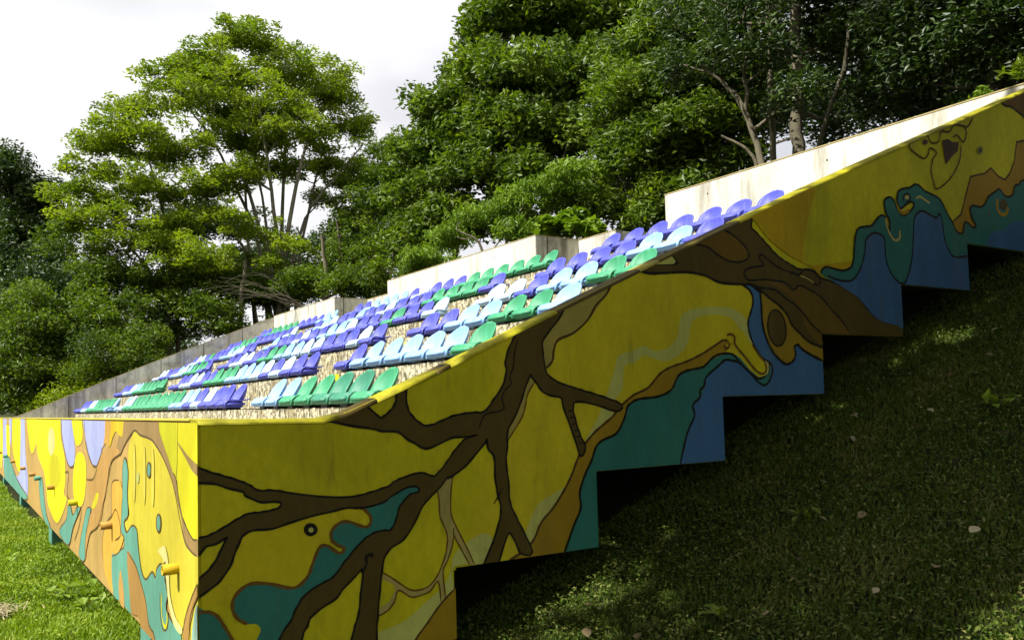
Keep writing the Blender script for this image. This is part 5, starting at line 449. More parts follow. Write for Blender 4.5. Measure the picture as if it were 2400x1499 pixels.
bmf = box_mesh('coping', -.004, .154, T+.004, YL, -.0018, .004); link('coping', bmf, stand, PM['fcream2'])
far_prof = [(x, z) for x, z in BOT] + [(x, z) for x, z in TOP[::-1]]
far = link('far_end_wall', prism_y('far_end_wall', [(p[0] if p[0] > .15 else .152, p[1]) for p in far_prof], YL-.10, YL+.06, .006), stand, M_conc_grey)
for v in (1.95, 3.2, 4.45, 5.7, 6.9):       # pour joints
    link('pour_joint', box_mesh('pour_joint', v, v+.018, YL-.104, YL-.1005, topz(v)-.95, topz(v)-.02), far, M_joint)
me = prism_y('top_edge', [(x, z+.002) for x, z in TOP[1:]]+[(x, z+.014) for x, z in TOP[1:][::-1]], YL-.103, YL+.062); link('top_edge', me, far, M_tan)
# seating tiers
RUN, RISE, X1, Z1 = 1.0157, .43, 2.12, .04
treads = [(0.152, X1, -.39)] + [(X1+RUN*k, X1+RUN*(k+1), Z1+RISE*k) for k in range(6)]
for k, (a, b, z) in enumerate(treads):
    if k == 6: b = 8.07
    lo = (-.79,-.367,.048,.478,.888,1.288,1.703)[k]; b += .05 if 0 < k < 6 else 0
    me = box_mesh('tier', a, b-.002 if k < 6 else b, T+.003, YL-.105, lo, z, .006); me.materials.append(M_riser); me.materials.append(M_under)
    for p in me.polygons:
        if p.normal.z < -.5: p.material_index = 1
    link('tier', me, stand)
# back wall of tall panels with two set-back openings
PAN = [(.16, 5.33), (8.69, 14.97), (18.38, YL-.11)]
XB, ZB = 7.93, 3.04
for i, (a, b) in enumerate(PAN):
    w = link('back_wall_panel', box_mesh('back_wall_panel', XB, XB+.16, a, b, 2.0, ZB, .008), stand, M_conc_pale)
    link('top_edge', box_mesh('top_edge', XB-.003, XB+.163, a-.003, b+.003, ZB+.001, ZB+.014), w, M_tan)
    n = int((b-a)/.95)
    for j in range(n):
        for q in (0, 1):
            y = a+.5+j*.95+random.uniform(-.05, .05); z = 2.86-q*.42+random.uniform(-.02, .02); bm = bmesh.new()
            bmesh.ops.create_cone(bm, cap_ends=True, segments=10, radius1=.013, radius2=.013, depth=.006, matrix=Matrix.Translation((XB, y, z)) @ Matrix.Rotation(math.pi/2, 4, 'Y'))
            if (i*7+j*3+q) % 2 == 0: link('tie_hole', bm_mesh('tie_hole', bm), w, M_hole)
            else: bm.free()
for (ya, yb) in ((7.606, 8.69), (17.05, 18.38)):      # set-back panels and the short return walls beside them
    w = link('set_back_panel', box_mesh('set_back_panel', 8.90, 9.05, ya, yb-.003, 1.9, ZB-.02, .008), stand, M_conc_pale)
    link('top_edge', box_mesh('top_edge', 8.897, 9.053, ya-.002, yb-.005, ZB-.019, ZB-.006), w, M_tan)
    w = link('return_wall', box_mesh('return_wall', XB+.162, 9.05, yb, yb+.16, 1.9, ZB-.003, .008), stand, M_conc_grey)
    link('return_wall', box_mesh('return_wall', 9.052, 10.0, ya, ya+.16, 1.9, ZB-.02, .008), stand, M_conc_grey)
    link('top_edge', box_mesh('top_edge', XB+.164, 9.053, yb-.003, yb+.163, ZB-.002, ZB+.011), w, M_tan)
    link('pour_joint', box_mesh('pour_joint', XB+.25, XB+.27, yb-.003, yb+.001, 2.1, ZB-.004), w, M_joint)
# aisle half-steps
for (ya, yb) in ((6.60, 7.50), (16.3, 17.1)):
    for k in range(6):
        x = X1+RUN*k; z = Z1+RISE*k
        link('aisle_step', box_mesh('aisle_step', x-.36, x-.002, ya, yb, z-RISE+.002, z-RISE*.5, .008), stand, M_tread)
for k in (1, 2, 3, 4):   # yellow aisle marks painted on the riser edge
    x = X1+RUN*k; z = Z1+RISE*k
    link('aisle_mark', box_mesh('aisle_mark', x-.006, x-.0015, 6.16, 6.40, z-.10, z-.02), stand, PM['fyel'])
    if k == 2: link('aisle_mark', box_mesh('aisle_mark', x-.006, x-.0015, 15.5, 15.75, z-.10, z-.02), stand, PM['fyel'])
# props and drain pipes
for k, y in enumerate((1.25, 6.6, 11.2, 16.0, 20.6)):
    for x in (.22, 3.0, 5.8):
        z0 = float(ground_z(x, y))-.15; z1 = [z for (x0, z), (x1, zz) in zip(BOT, BOT[1:]) if x0 <= x <= x1 and z == zz][0]
        if x > 1: z1 = z1-.001
        link('support_column', box_mesh('support_column', x-(.215 if x < 1 else .13), x+.10, y-.16, y+.16, z0, z1+(.0 if x < 1 else 0), .008), stand, PM['fteal'] if (x < 1 and k < 4) else M_under)
PIPES = [(.39,'fgold2'),(2.36,'forange2'),(4.2,'fyel'),(6.1,'forange3'),(7.67,'fteal'),(8.48,'forange'),(10.05,'forange'),(12.3,'forange2'),(14.5,'fteal'),(16.5,'fochre')]
for y, c in PIPES:
    bm = bmesh.new(); n = 14; Lp = .075 if y < 5 else .07; rings = []
    for xx, r in ((0, .026), (-Lp, .026), (-Lp, .020), (-Lp+.05, .020)):
        rings.append([bm.verts.new((xx, y+r*math.cos(a*2*math.pi/n), -.70+r*math.sin(a*2*math.pi/n))) for a in range(n)])
    for a, b in zip(rings, rings[1:]):
        for i in range(n): bm.faces.new((a[i], a[(i+1)%n], b[(i+1)%n], b[i]))
    bm.faces.new(rings[-1]); bmesh.ops.recalc_face_normals(bm, faces=bm.faces[:])
    link('drain_pipe', bm_mesh('drain_pipe', bm, True), stand, PM[c])
# ------------------------------------------------------------------ seats
def seat_meshes():
    # shell of a bucket seat; faces -X; origin on the riser edge line at tread level
    nx, nt_ = 13, 12
    def shell(fn, th, name):
        a = [[Vector(fn(i/(nx-1)*2-1, j/(nt_-1))) for i in range(nx)] for j in range(nt_)]
        V, F = [], []
        for lay in (0, 1):
            for j in range(nt_):
                for i in range(nx):
                    du = a[j][min(i+1, nx-1)]-a[j][max(i-1, 0)]; dv = a[min(j+1, nt_-1)][i]-a[max(j-1, 0)][i]; nn = du.cross(dv); nn = nn.normalized() if nn.length > 1e-9 else Vector((1, 0, 0))
                    V.append(a[j][i]+nn*th*(lay-.5))
        m = nx*nt_
        for j in range(nt_-1):
            for i in range(nx-1):
                q = (j*nx+i, j*nx+i+1, (j+1)*nx+i+1, (j+1)*nx+i); F.append(q[::-1]); F.append(tuple(x+m for x in q))
        rim = [j*nx for j in range(nt_)]+[(nt_-1)*nx+i for i in range(1, nx)]+[j*nx+nx-1 for j in range(nt_-2, -1, -1)]+[i for i in range(nx-2, 0, -1)]
        for p, q in zip(rim, rim[1:]+rim[:1]): F.append((p, q, q+m, p+m))
        me = bpy.data.meshes.new(name); me.from_pydata([tuple(v) for v in V], [], F); bm = bmesh.new(); bm.from_mesh(me); bmesh.ops.recalc_face_normals(bm, faces=bm.faces[:]); bm.to_mesh(me); bm.free()
        me.polygons.foreach_set('use_smooth', np.full(len(me.polygons), True)); return me
    def back(u, t):
        if t < .34: w = .200
        else: w = .198*max(0.02, 1-((t-.34)/.66)**2.3)**.5
        y = u*w; z = .125+.225*t; x = .262+.045*t + .02*math.sin(t*3) - .105*abs(u*w/.198)**2.3*(1-.4*t)
        return (x, y, z)
    def pan(u, t):
        # from the rear up over the pan to the rolled front lip
        x = .30-t*.34 if t < .82 else .0212-.045*math.sin((t-.82)/.18*math.pi/2)
        z = .132-.018*math.sin(min(1, t/.82)*math.pi) if t < .82 else .132-.09*(1-math.cos((t-.82)/.18*math.pi/2))
        z += .022*abs(u)**4*(1 if t < .8 else .1)-(.012*abs(u)**6)
        return (x, u*.222*(1-.04*max(0, t-.8)*5*abs(u)), z)
    bk = shell(back, .014, 'backrest'); pn = shell(pan, .012, 'seat_pan')
    bm = bmesh.new(); bm_box(bm, -.040, .25, -.208, .208, .030, .122)
    bmesh.ops.bevel(bm, geom=bm.edges[:], offset=.03, segments=3, affect='EDGES')
    ap = bm_mesh('seat_apron', bm, True)
    bm = bmesh.new(); bm_box(bm, .03, .22, -.08, .08, .0, .036); br = bm_mesh('bracket', bm)
    return bk, pn, ap, br
bk, pn, ap, br = seat_meshes(); br.materials.append(M_bracket)
SM = {}
for c in SEAT_M:
    t = []
    for me in (bk, pn, ap):
        q = me.copy(); q.materials.append(SEAT_M[c]); t.append(q)
    SM[c] = t
# colours listed outwards from the aisle
NEAR = ['LLGGDDG', 'PLLLLLG', 'PPLLGGL', 'WWPLLGG', 'PPPPLLP', 'PPPPPPP']
MID = ['PPPWPLLGGGGGGGGGWL', 'PPWPWLLLGGGPPWWPP', 'PWPPPWWLLGGPPWWPP', 'WPPGPPPWLLPPWPPPL', 'PGGGGPPPWPPLPPWLP', 'GGGGGGPPPWPLLLLPP']
FARB = ['LGGGGGGWWPPPP', 'GGGGGGLLWPPPP', 'PGGGLWLPPPWWP', 'PPWLLPPPGPWWP', 'WPPPPPPGGGPPP', 'LLPPPPGGGGGPP']
ORD = ['first','second','third','fourth','fifth','sixth','seventh','eighth','ninth','tenth','eleventh','twelfth','thirteenth','fourteenth','fifteenth','sixteenth','seventeenth','eighteenth']
ROWN = ['bottom row','second row up','third row up','fourth row up','fifth row up','top row']
def seats():
    sp = .5; rr = random.Random(3)
    for r in range(6):
        x = X1+RUN*r-.012; z = Z1+RISE*r
        blocks = [(6.08-.025*r, -1, NEAR[r], 'right block by mural wall', 'near'), (7.70-.035*r, 1, MID[r], 'middle block', 'near'), (17.80-.14*r, 1, FARB[r], 'far left block', 'far')]
        for y0, s, cols, bn, cn in blocks:
            for k, c in enumerate(cols):
                y = y0+s*sp*k
                if y < .40 or y > YL-.3: continue
                o = empty('stadium_seat', (x, y, z), label='%s seat, %s from %s aisle, %s, %s' % (SEAT_N[c], ORD[k], cn, ROWN[r], bn), cat='seat', group='plastic seats on the grandstand tiers')
                o.rotation_euler = (rr.uniform(-.012,.012), rr.uniform(-.02,.02), rr.uniform(-.035,.035))
                for nm, me in (('backrest', SM[c][0]), ('seat_pan', SM[c][1]), ('seat_apron', SM[c][2]), ('bracket', br)):
                    q = bpy.data.objects.new(nm, me); COL.objects.link(q); q.parent = o
seats()
# ------------------------------------------------------------------ vegetation
def leaves_mesh(name, centers, normals_up, size, tint, droop=.0, aspect=.42, rng=RNG):
    """folded two-triangle leaves; centers (n,3); size (n,)"""
    n = len(centers); d = rng.normal(size=(n, 3)); d[:, 2] = d[:, 2]*.45-droop; d /= np.linalg.norm(d, axis=1)[:, None]
    up = rng.normal(size=(n, 3))*(1-normals_up)+np.array([0, 0, 1.])*normals_up*1.6; s = np.cross(d, up); s /= np.linalg.norm(s, axis=1)[:, None]+1e-9
    nn = np.cross(s, d); h = size[:, None]*.5
    a = centers-d*h; b = centers+d*h*1.15-nn*h*.15; l = centers+s*h*aspect*2*.5+nn*h*.16; r = centers-s*h*aspect*2*.5+nn*h*.16
    V = np.stack([a, l, b, r], 1).reshape(-1, 3); i = np.arange(n)*4
    F = np.concatenate([np.stack([i, i+1, i+2], 1), np.stack([i, i+2, i+3], 1)])
    return np_mesh(name, V, F, False, np.repeat(tint, 4))
def tree(name, label, base, stems, blobs, leafmat, bark, n_clusters=140, per=300, leaf=.15, crad=(.75,.32), cat='tree', group=None, droop=.1, seed=1, aspect=.42, twig=.02, updir=.5, stem_names='trunk', shell=.45, gaps=()):
    rng = np.random.default_rng(seed); base = Vector(base)
    root = empty(name, base, label=label, cat=cat, group=group)
    nodes = []; rads = []
    for pts, r0, r1 in stems:
        P = np.array([list(p) for p in pts], float); m = 14; t = np.linspace(0, len(P)-1, m); Q = np.stack([np.interp(t, np.arange(len(P)), P[:, k]) for k in range(3)], 1)
        if m > 4: Q[1:-1] = (Q[:-2]+2*Q[1:-1]+Q[2:])/4
        Q[1:-1] += rng.normal(size=(m-2, 3))*r0*.16; R = np.linspace(r0, r1, m); R[0] *= 1.25
        V, F = tube(Q, R, 9); link(stem_names, np_mesh(stem_names, V, F, True), root, bark); nodes += [q for q in Q[3:]]; rads += list(R[3:])
    vol = np.array([b[1][0]*b[1][1]*b[1][2] for b in blobs])**.75; vol /= vol.sum(); C = []; R_ = []
    for (c, r), w in zip(blobs, vol):
        k = max(3, int(round(n_clusters*w))); d = rng.normal(size=(k, 3)); d /= np.linalg.norm(d, axis=1)[:, None]; d[:, 2] = np.where(d[:, 2] < -.35, d[:, 2]*.3, d[:, 2])
        rad = rng.random(k)**shell; C.append(np.array(c)[None]+d*rad[:, None]*np.array(r)[None])
    C = np.concatenate(C)
    # branches
    parts = []
    if nodes:
        N_ = np.array(nodes); NR = np.array(rads); order = np.argsort(np.linalg.norm(C-N_[0], axis=1))
        for i in order:
            c = C[i]; dv = N_-c; cost = np.linalg.norm(dv, axis=1)+np.maximum(0, dv[:, 2]+.3)*2.0; j = int(np.argmin(cost)); s = N_[j]; m = 6; t = np.linspace(0, 1, m)[:, None]
            dist = np.linalg.norm(c-s)
            if dist < .05: continue
            mid = (s+c)/2+np.array([0, 0, -.10*dist])+rng.normal(size=3)*.06*dist; Q = (1-t)**2*s+2*t*(1-t)*mid+t*t*c; r0 = min(NR[j]*.75, .012+.022*dist**.8+twig); R = np.linspace(r0, max(.006, r0*.35), m)
            parts.append(tube(Q, R, 5)); N_ = np.vstack([N_, Q[2:]]); NR = np.concatenate([NR, R[2:]])
    if parts:
        V, F = join_vf(parts); link('branch', np_mesh('branch', V, F, True), root, bark, kind='stuff')
    k = len(C); cs = .65+.7*rng.random(k); cnt = np.maximum(8, (per*cs**1.6).astype(int)); idx = np.repeat(np.arange(k), cnt); n = len(idx)
    d = rng.normal(size=(n, 3)); d /= np.linalg.norm(d, axis=1)[:, None]; rad = rng.random(n)**.5
    off = d*rad[:, None]*cs[idx][:, None]*np.array([crad[0], crad[0], crad[1]])[None]
    off[:, 2] -= (off[:, 0]**2+off[:, 1]**2)*.22/crad[0]
    P = C[idx]+off
    for g, gr in gaps:      # openings in the crown through which sun flecks reach the grass
        d_ = P-np.array(g); sv = np.array(S); t_ = d_@sv; far_ = np.linalg.norm(d_-t_[:, None]*sv, axis=1) > gr*(.8+.4*rng.random(n)); P = P[far_]; idx = idx[far_]; n = len(P)
    ct = rng.normal(.45, .17, k); tint = np.clip(ct[idx]+rng.normal(0, .16, n), 0, 1)
    link('crown', leaves_mesh('crown', P, updir, leaf*(.6+.7*rng.random(n)), tint, droop, aspect, rng), root, leafmat, kind='stuff')
    return root
def bl(x, y, rx, ry, d, dr):    # a foliage mass seen at (x, y), d metres away
    c = at(x, y, d); k = d/2020.47*1.04
    return (tuple(c), (max(rx*k, .3)*.95, max(dr, .3), max(ry*k, .25)*.95))
def st(pix, d, r0, r1, dd=0):   # a stem through spots of the view
    return ([at(x, y, d+dd*i/max(1, len(pix)-1)) for i, (x, y) in enumerate(pix)], r0, r1)
def gbase(x, y, d):
    p = at(x, y, d); return (p.x, p.y, float(ground_z(p.x, p.y)))
# the tall spreading tree beyond the middle of the stand
D = 33
tree('spreading_tree', 'tall spreading tree with a fan of pale stems above the middle of the stand', gbase(650, 700, D),
     [st([(652,760),(640,640),(600,500),(560,380),(540,260)], D, .10, .035), st([(655,760),(655,600),(640,470),(620,330),(600,200)], D-.5, .10, .03, -1), st([(662,760),(668,600),(690,450),(720,330),(740,240)], D-.3, .11, .03, -1.5),
      st([(672,760),(680,620),(720,490),(800,400),(850,340)], D+.5, .08, .025), st([(640,760),(610,640),(560,560),(470,470),(400,420)], D+.8, .08, .025), st([(630,760),(615,600),(575,480),(500,330),(440,250)], D+1, .09, .03, 1),
      st([(600,760),(585,640),(580,560),(575,430),(560,300)], D+1.5, .09, .03), st([(664,760),(660,560),(664,440),(670,300),(690,180)], D+.6, .09, .03), st([(648,760),(630,560),(610,440),(585,300)], D+.2, .07, .03), st([(690,760),(700,600),(735,440),(770,300)], D+1.2, .07, .03),
      st([(420,880),(415,720),(400,600),(380,480),(350,380)], D+.4, .09, .03), st([(405,880),(395,740),(340,620),(260,520)], D, .07, .025)],
     [bl(545,80,60,45,D,1.6), bl(610,110,90,50,D,2), bl(700,170,120,60,D,2.4), bl(470,140,70,35,D,1.8), bl(430,215,120,60,D,2.4), bl(560,240,170,70,D-1,2.6), bl(780,215,95,60,D,2.2), bl(310,255,85,35,D,1.9), bl(300,320,110,45,D,2.2), bl(640,320,150,55,D-1,2.6), bl(825,300,60,55,D+.5,1.8),
      bl(235,335,60,35,D,1.6), bl(400,350,120,50,D,2.4), bl(215,400,80,30,D,1.8), bl(330,440,120,40,D-.5,2.2), bl(470,440,90,40,D-1,2), bl(590,400,60,35,D-2,1.4), bl(215,510,100,35,D-.5,2), bl(330,560,120,45,D-1,2.2), bl(440,610,110,50,D-2,2.2), bl(520,500,60,35,D-2,1.5), bl(830,420,85,60,D+2,2), bl(860,500,70,50,D+2,2), bl(760,380,60,40,D+1,1.8), bl(660,390,120,35,D+.5,1.8), bl(520,420,90,40,D,1.8), bl(560,330,90,50,D,2), bl(250,470,80,35,D,1.8), bl(170,450,50,30,D,1.4), bl(420,520,90,40,D-.5,2), bl(780,470,60,30,D+1.5,1.5), bl(690,270,110,50,D,2), bl(600,540,70,35,D-2,1.3), bl(700,580,70,30,D-2,1.3), bl(630,620,60,30,D-2,1.2), bl(470,160,90,50,D,2), bl(540,180,90,50,D,2)],
     LEAF['bright'], M_barkp, 1250, 88, .155, (.42,.24), seed=5, updir=.2, shell=.55, twig=.008)
# trees and bushes under and beside it
G = 'trees and bushes growing behind the grandstand'
def simple(nm, label, x, ybase, d, blobs, leafm, ncl, per, leaf, seed, stems=None, bark=M_bark, cat='tree', **k):
    if stems is None: stems = [st([(x, ybase), (x+random.uniform(-8,8), ybase-90), (x+random.uniform(-16,16), ybase-190)], d, .11, .05)]
    return tree(nm, label, gbase(x, ybase, d), stems, blobs, leafm, bark, ncl, per, leaf, seed=seed, cat=cat, group=G, **k)
simple('bushy_tree', 'mid green bushy tree below the left limbs of the spreading tree', 395, 870, 32, [bl(330,650,130,60,33,2), bl(250,620,80,50,33,2), bl(420,700,110,60,32,2), bl(300,730,120,50,32,2), bl(180,570,80,50,34,2), bl(390,580,90,50,33,1.8), bl(230,700,90,60,34,2), bl(330,790,100,50,34,2), bl(430,770,80,40,33,2)], LEAF['mid'], 260, 130, .15, 21, crad=(.5,.3))
simple('bushy_tree', 'dense green tree below the pale stems, left of the far set-back opening', 560, 800, 31, [bl(520,640,90,60,34.5,2), bl(600,680,100,50,32.5,2), bl(480,720,100,50,31.5,1.8), bl(700,690,90,40,32.5,1.8), bl(540,760,90,30,30.5,1.5)], LEAF['mid'], 170, 130, .15, 22, crad=(.5,.32))
simple('thin_tree', 'thin dark tree with open twiggy crown between the spreading tree and the big central tree', 830, 760, 29, [bl(840,600,90,60,31,2), bl(930,560,70,60,30,2), bl(780,640,70,50,31,2), bl(880,480,80,60,31,2), bl(860,680,80,30,29,1.6), bl(900,400,70,50,31,1.8), bl(890,340,50,35,31,1.5), bl(950,470,70,50,31,1.8), bl(830,520,70,40,31,1.8)], LEAF['mid'], 270, 100, .15, 23, crad=(.5,.3), bark=M_barkd, stems=[st([(800,760),(805,620),(790,520)],30,.09,.04), st([(860,760),(868,620),(880,500)],30,.1,.04), st([(900,760),(915,640),(930,540)],29,.08,.03)])
simple('round_bush', 'rounded bright green bush above the sloping far end wall', 300, 900, 31, [bl(290,800,95,55,31,1.8), bl(360,830,50,40,30,1.4), bl(230,860,70,45,31,1.5)], LEAF['mid'], 65, 300, .10, 24, cat='bush', crad=(.5,.4), bark=M_barkd, stems=[st([(300,900),(300,850)], 31, .04, .02)])
simple('low_bush', 'low yellow-green bush at the foot of the far end wall', 150, 985, 30, [bl(160,930,70,35,31.5,1.6), bl(110,950,50,30,32.5,1.5), bl(220,910,60,35,30.5,1.5)], LEAF['bright'], 35, 240, .11, 25, cat='bush', crad=(.5,.35), bark=M_barkd, stems=[st([(150,985),(155,950)], 31, .04, .02)])
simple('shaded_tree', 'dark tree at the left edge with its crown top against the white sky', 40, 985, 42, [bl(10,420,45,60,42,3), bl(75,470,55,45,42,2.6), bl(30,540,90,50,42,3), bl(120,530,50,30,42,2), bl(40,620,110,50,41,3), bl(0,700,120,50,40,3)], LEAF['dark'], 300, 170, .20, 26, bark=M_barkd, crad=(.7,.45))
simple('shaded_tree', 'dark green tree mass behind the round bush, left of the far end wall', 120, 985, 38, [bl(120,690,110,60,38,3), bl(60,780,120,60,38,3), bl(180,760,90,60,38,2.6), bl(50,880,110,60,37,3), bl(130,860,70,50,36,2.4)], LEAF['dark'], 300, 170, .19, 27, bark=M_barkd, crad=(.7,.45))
simple('drooping_tree', 'small light green tree with drooping sprays at the far left', 50, 985, 33, [bl(50,700,45,40,33,1.6), bl(75,755,65,40,33,1.8), bl(30,810,60,40,33,1.8), bl(60,870,90,40,33,1.8), bl(30,930,80,40,33,1.8)], LEAF['mid'], 110, 200, .14, 28, droop=.6)
# big central tree
D = 25.5
tree('broad_tree', 'big broad-leaved tree filling the middle of the sky behind the central wall panel', gbase(1240, 640, D),
     [st([(1240,650),(1230,480),(1200,330),(1190,160)], D+1, .26, .08), st([(1240,650),(1290,440),(1360,260),(1400,90)], D+1, .2, .07), st([(1235,560),(1150,430),(1080,330)], D+.6, .13, .05), st([(1060,700),(1070,560),(1050,430)], D+2, .12, .06), st([(990,720),(985,600),(1010,470)], D+2, .10, .05)],
     [bl(1170,50,75,70,D,2), bl(1300,30,120,80,D,2.4), bl(1460,50,130,90,D,2.6), bl(1110,170,65,60,D,1.8), bl(1220,170,120,70,D-1,2.2), bl(1370,190,120,70,D-1,2.2), bl(1020,240,55,40,D,1.5), bl(1080,290,85,50,D,2), bl(1200,300,120,60,D-1,2), bl(1330,320,100,60,D-1.5,2), bl(1000,350,75,50,D+.5,1.9), bl(1090,400,100,60,D-.5,2), bl(1220,420,100,50,D-1.5,1.8), bl(960,440,60,50,D+1,1.8), bl(1040,500,80,50,D,1.8), bl(1400,440,70,50,D+1,1.6), bl(980,550,70,50,D+1,1.8), bl(1150,520,80,45,D-.5,1.8)],
     LEAF['mid'], M_bark, 820, 92, .20, (.45,.42), seed=9, droop=.35, aspect=.5, updir=.15)
tree('broad_tree', 'dark glossy tree standing between the central tree and the shaded trunks on the right', gbase(1480, 560, 19),
     [st([(1500,600),(1490,420),(1520,240),(1560,60)], 20, .2, .07), st([(1500,600),(1450,420),(1420,300)], 20, .12, .05), st([(1500,600),(1600,420),(1640,250)], 20, .13, .05)],
     [bl(1560,90,130,90,19,2.2), bl(1500,220,120,70,19,2), bl(1620,190,100,80,18.5,2), bl(1560,310,110,50,18.5,1.8), bl(1460,370,80,50,19,1.8), bl(1640,300,90,50,19,1.8), bl(1420,480,60,30,19,1.2), bl(1610,400,80,35,19,1.4), bl(1350,470,60,40,20,1.2), bl(1530,500,60,50,18.5,1.2), bl(1560,440,50,50,18.5,1.2), bl(1700,370,60,30,18.5,1.2)],
     LEAF['mid'], M_barkd, 470, 90, .17, (.42,.32), seed=12, droop=.3, updir=.1)
# young compound-leaved growth by the wall
simple('young_tree', 'bright fresh green young tree with drooping leaf sprays behind the central wall panel', 1180, 640, 20.5, [bl(1060,555,55,30,22,.8), bl(1140,510,65,38,21,.9), bl(1200,470,45,40,20,.8), bl(1230,540,50,35,19.5,.7), bl(1290,430,36,35,19,.6), bl(1345,390,20,18,18.5,.4), bl(990,600,60,30,23.5,.8)], LEAF['fresh'], 75, 150, .15, 31, crad=(.4,.18), droop=.75, aspect=.3, stems=[st([(1180,640),(1190,540),(1250,450),(1340,390)],20.5,.05,.02), st([(1150,640),(1120,560),(1070,540)],20.5,.04,.02)])
simple('vine_bush', 'broad-leaved green vine topping the wall beside the near set-back opening', 1340, 600, 17.6, [bl(1310,530,38,22,17.6,.4), bl(1370,535,45,18,17.3,.4), bl(1340,510,30,15,17.6,.3)], LEAF['fresh'], 22, 42, .20, 32, crad=(.25,.14), aspect=.85, cat='bush', stems=[st([(1330,620),(1330,560),(1345,530)],17.6,.03,.015)])
simple('wall_shrub', 'mid green shrub hugging the wall left of the central panel', 760, 740, 29.5, [bl(720,655,60,30,29.5,1), bl(820,660,70,35,28,1), bl(880,640,50,30,26.5,1), bl(640,700,60,30,33,1), bl(960,640,40,25,24.5,.8)], LEAF['mid'], 70, 190, .13, 33, crad=(.45,.3), cat='bush')
simple('wall_shrub', 'tiny light green sprig growing over the high right end of the back wall', 2310, 240, 11.5, [bl(2312,228,20,8,11.5,.15)], LEAF['fresh'], 6, 40, .09, 34, crad=(.12,.07), cat='bush', stems=[st([(2312,262),(2312,235)],11.5,.015,.01)])
simple('backdrop_tree', 'dim green trees seen between the pale stems of the spreading tree', 640, 700, 44, [bl(520,520,90,60,44,3), bl(600,600,100,60,44,3), bl(500,640,110,60,43,3), bl(780,560,80,50,44,3), bl(700,640,90,40,43,2.6), bl(870,600,90,60,43,3), bl(400,540,80,50,44,3), bl(930,660,70,40,42,2.4)], LEAF['dark'], 150, 220, .21, 36, bark=M_barkd, crad=(.8,.5), updir=.2)
simple('far_hedge', 'low dark thicket far beyond the left end of the stand', 60, 975, 52, [bl(20,930,90,40,52,3), bl(140,920,90,45,52,3), bl(250,900,90,50,50,3), bl(380,850,100,50,50,3), bl(-60,900,90,60,52,3)], LEAF['dark'], 240, 170, .24, 37, bark=M_barkd, crad=(1.0,.6), cat='thicket')
# bare sprays in front of the spreading tree
def bare():
    rng = np.random.default_rng(8); root = empty('bare_shrub', gbase(660, 720, 27), label='leafless grey shrub with arching twigs left of the pale stems', cat='shrub', group=G); parts = []
    for k in range(15):
        a = at(700+rng.normal()*15, 720, 27); b = at(620+rng.normal()*40, 660+rng.normal()*25, 27+rng.normal()*.4); c = at(470+rng.random()*110, 640+rng.random()*80, 27+rng.normal()*.6); t = np.linspace(0, 1, 8)[:, None]
        Q = (1-t)**2*np.array(a)+2*t*(1-t)*np.array(b)+t*t*np.array(c); Q[1:-1] += rng.normal(size=(6, 3))*.03; parts.append(tube(Q, np.linspace(.008, .003, 8), 4))
    V, F = join_vf(parts); link('twig', np_mesh('twig', V, F, True), root, M_bark, kind='stuff')
bare()
# shaded trees up the slope on the right
D = 17
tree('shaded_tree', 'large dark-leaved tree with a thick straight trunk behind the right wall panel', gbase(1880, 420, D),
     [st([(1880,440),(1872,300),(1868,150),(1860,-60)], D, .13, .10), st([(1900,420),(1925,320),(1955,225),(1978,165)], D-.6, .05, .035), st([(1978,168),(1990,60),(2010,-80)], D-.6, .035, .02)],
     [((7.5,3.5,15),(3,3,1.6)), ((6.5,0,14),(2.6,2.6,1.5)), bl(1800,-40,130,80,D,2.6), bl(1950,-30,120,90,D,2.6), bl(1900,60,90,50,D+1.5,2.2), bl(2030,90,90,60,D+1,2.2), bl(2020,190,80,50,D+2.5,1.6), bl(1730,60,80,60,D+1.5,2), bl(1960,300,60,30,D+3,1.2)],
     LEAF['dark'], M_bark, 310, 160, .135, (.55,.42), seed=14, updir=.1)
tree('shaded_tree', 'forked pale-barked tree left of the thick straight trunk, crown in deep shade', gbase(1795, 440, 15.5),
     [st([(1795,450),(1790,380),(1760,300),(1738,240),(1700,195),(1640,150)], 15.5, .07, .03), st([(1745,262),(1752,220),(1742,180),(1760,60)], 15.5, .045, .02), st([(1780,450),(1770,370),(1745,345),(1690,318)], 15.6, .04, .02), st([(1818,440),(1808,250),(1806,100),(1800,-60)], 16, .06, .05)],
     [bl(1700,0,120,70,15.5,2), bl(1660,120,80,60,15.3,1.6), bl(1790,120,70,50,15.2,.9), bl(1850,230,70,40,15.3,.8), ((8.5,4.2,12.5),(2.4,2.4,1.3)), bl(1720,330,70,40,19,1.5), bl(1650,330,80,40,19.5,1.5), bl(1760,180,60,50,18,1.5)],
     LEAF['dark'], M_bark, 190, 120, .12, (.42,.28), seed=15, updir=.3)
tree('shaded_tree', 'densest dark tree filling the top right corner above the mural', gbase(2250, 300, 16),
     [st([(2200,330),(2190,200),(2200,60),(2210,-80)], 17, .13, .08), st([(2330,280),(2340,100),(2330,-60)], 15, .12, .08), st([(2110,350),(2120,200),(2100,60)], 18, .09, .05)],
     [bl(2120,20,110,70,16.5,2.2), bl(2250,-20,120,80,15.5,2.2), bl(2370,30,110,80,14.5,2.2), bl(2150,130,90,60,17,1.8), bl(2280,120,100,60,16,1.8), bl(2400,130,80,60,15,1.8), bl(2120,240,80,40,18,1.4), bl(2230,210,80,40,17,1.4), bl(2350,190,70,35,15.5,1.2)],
     LEAF['dark'], M_barkd, 210, 160, .125, (.5,.38), seed=16, updir=.1)
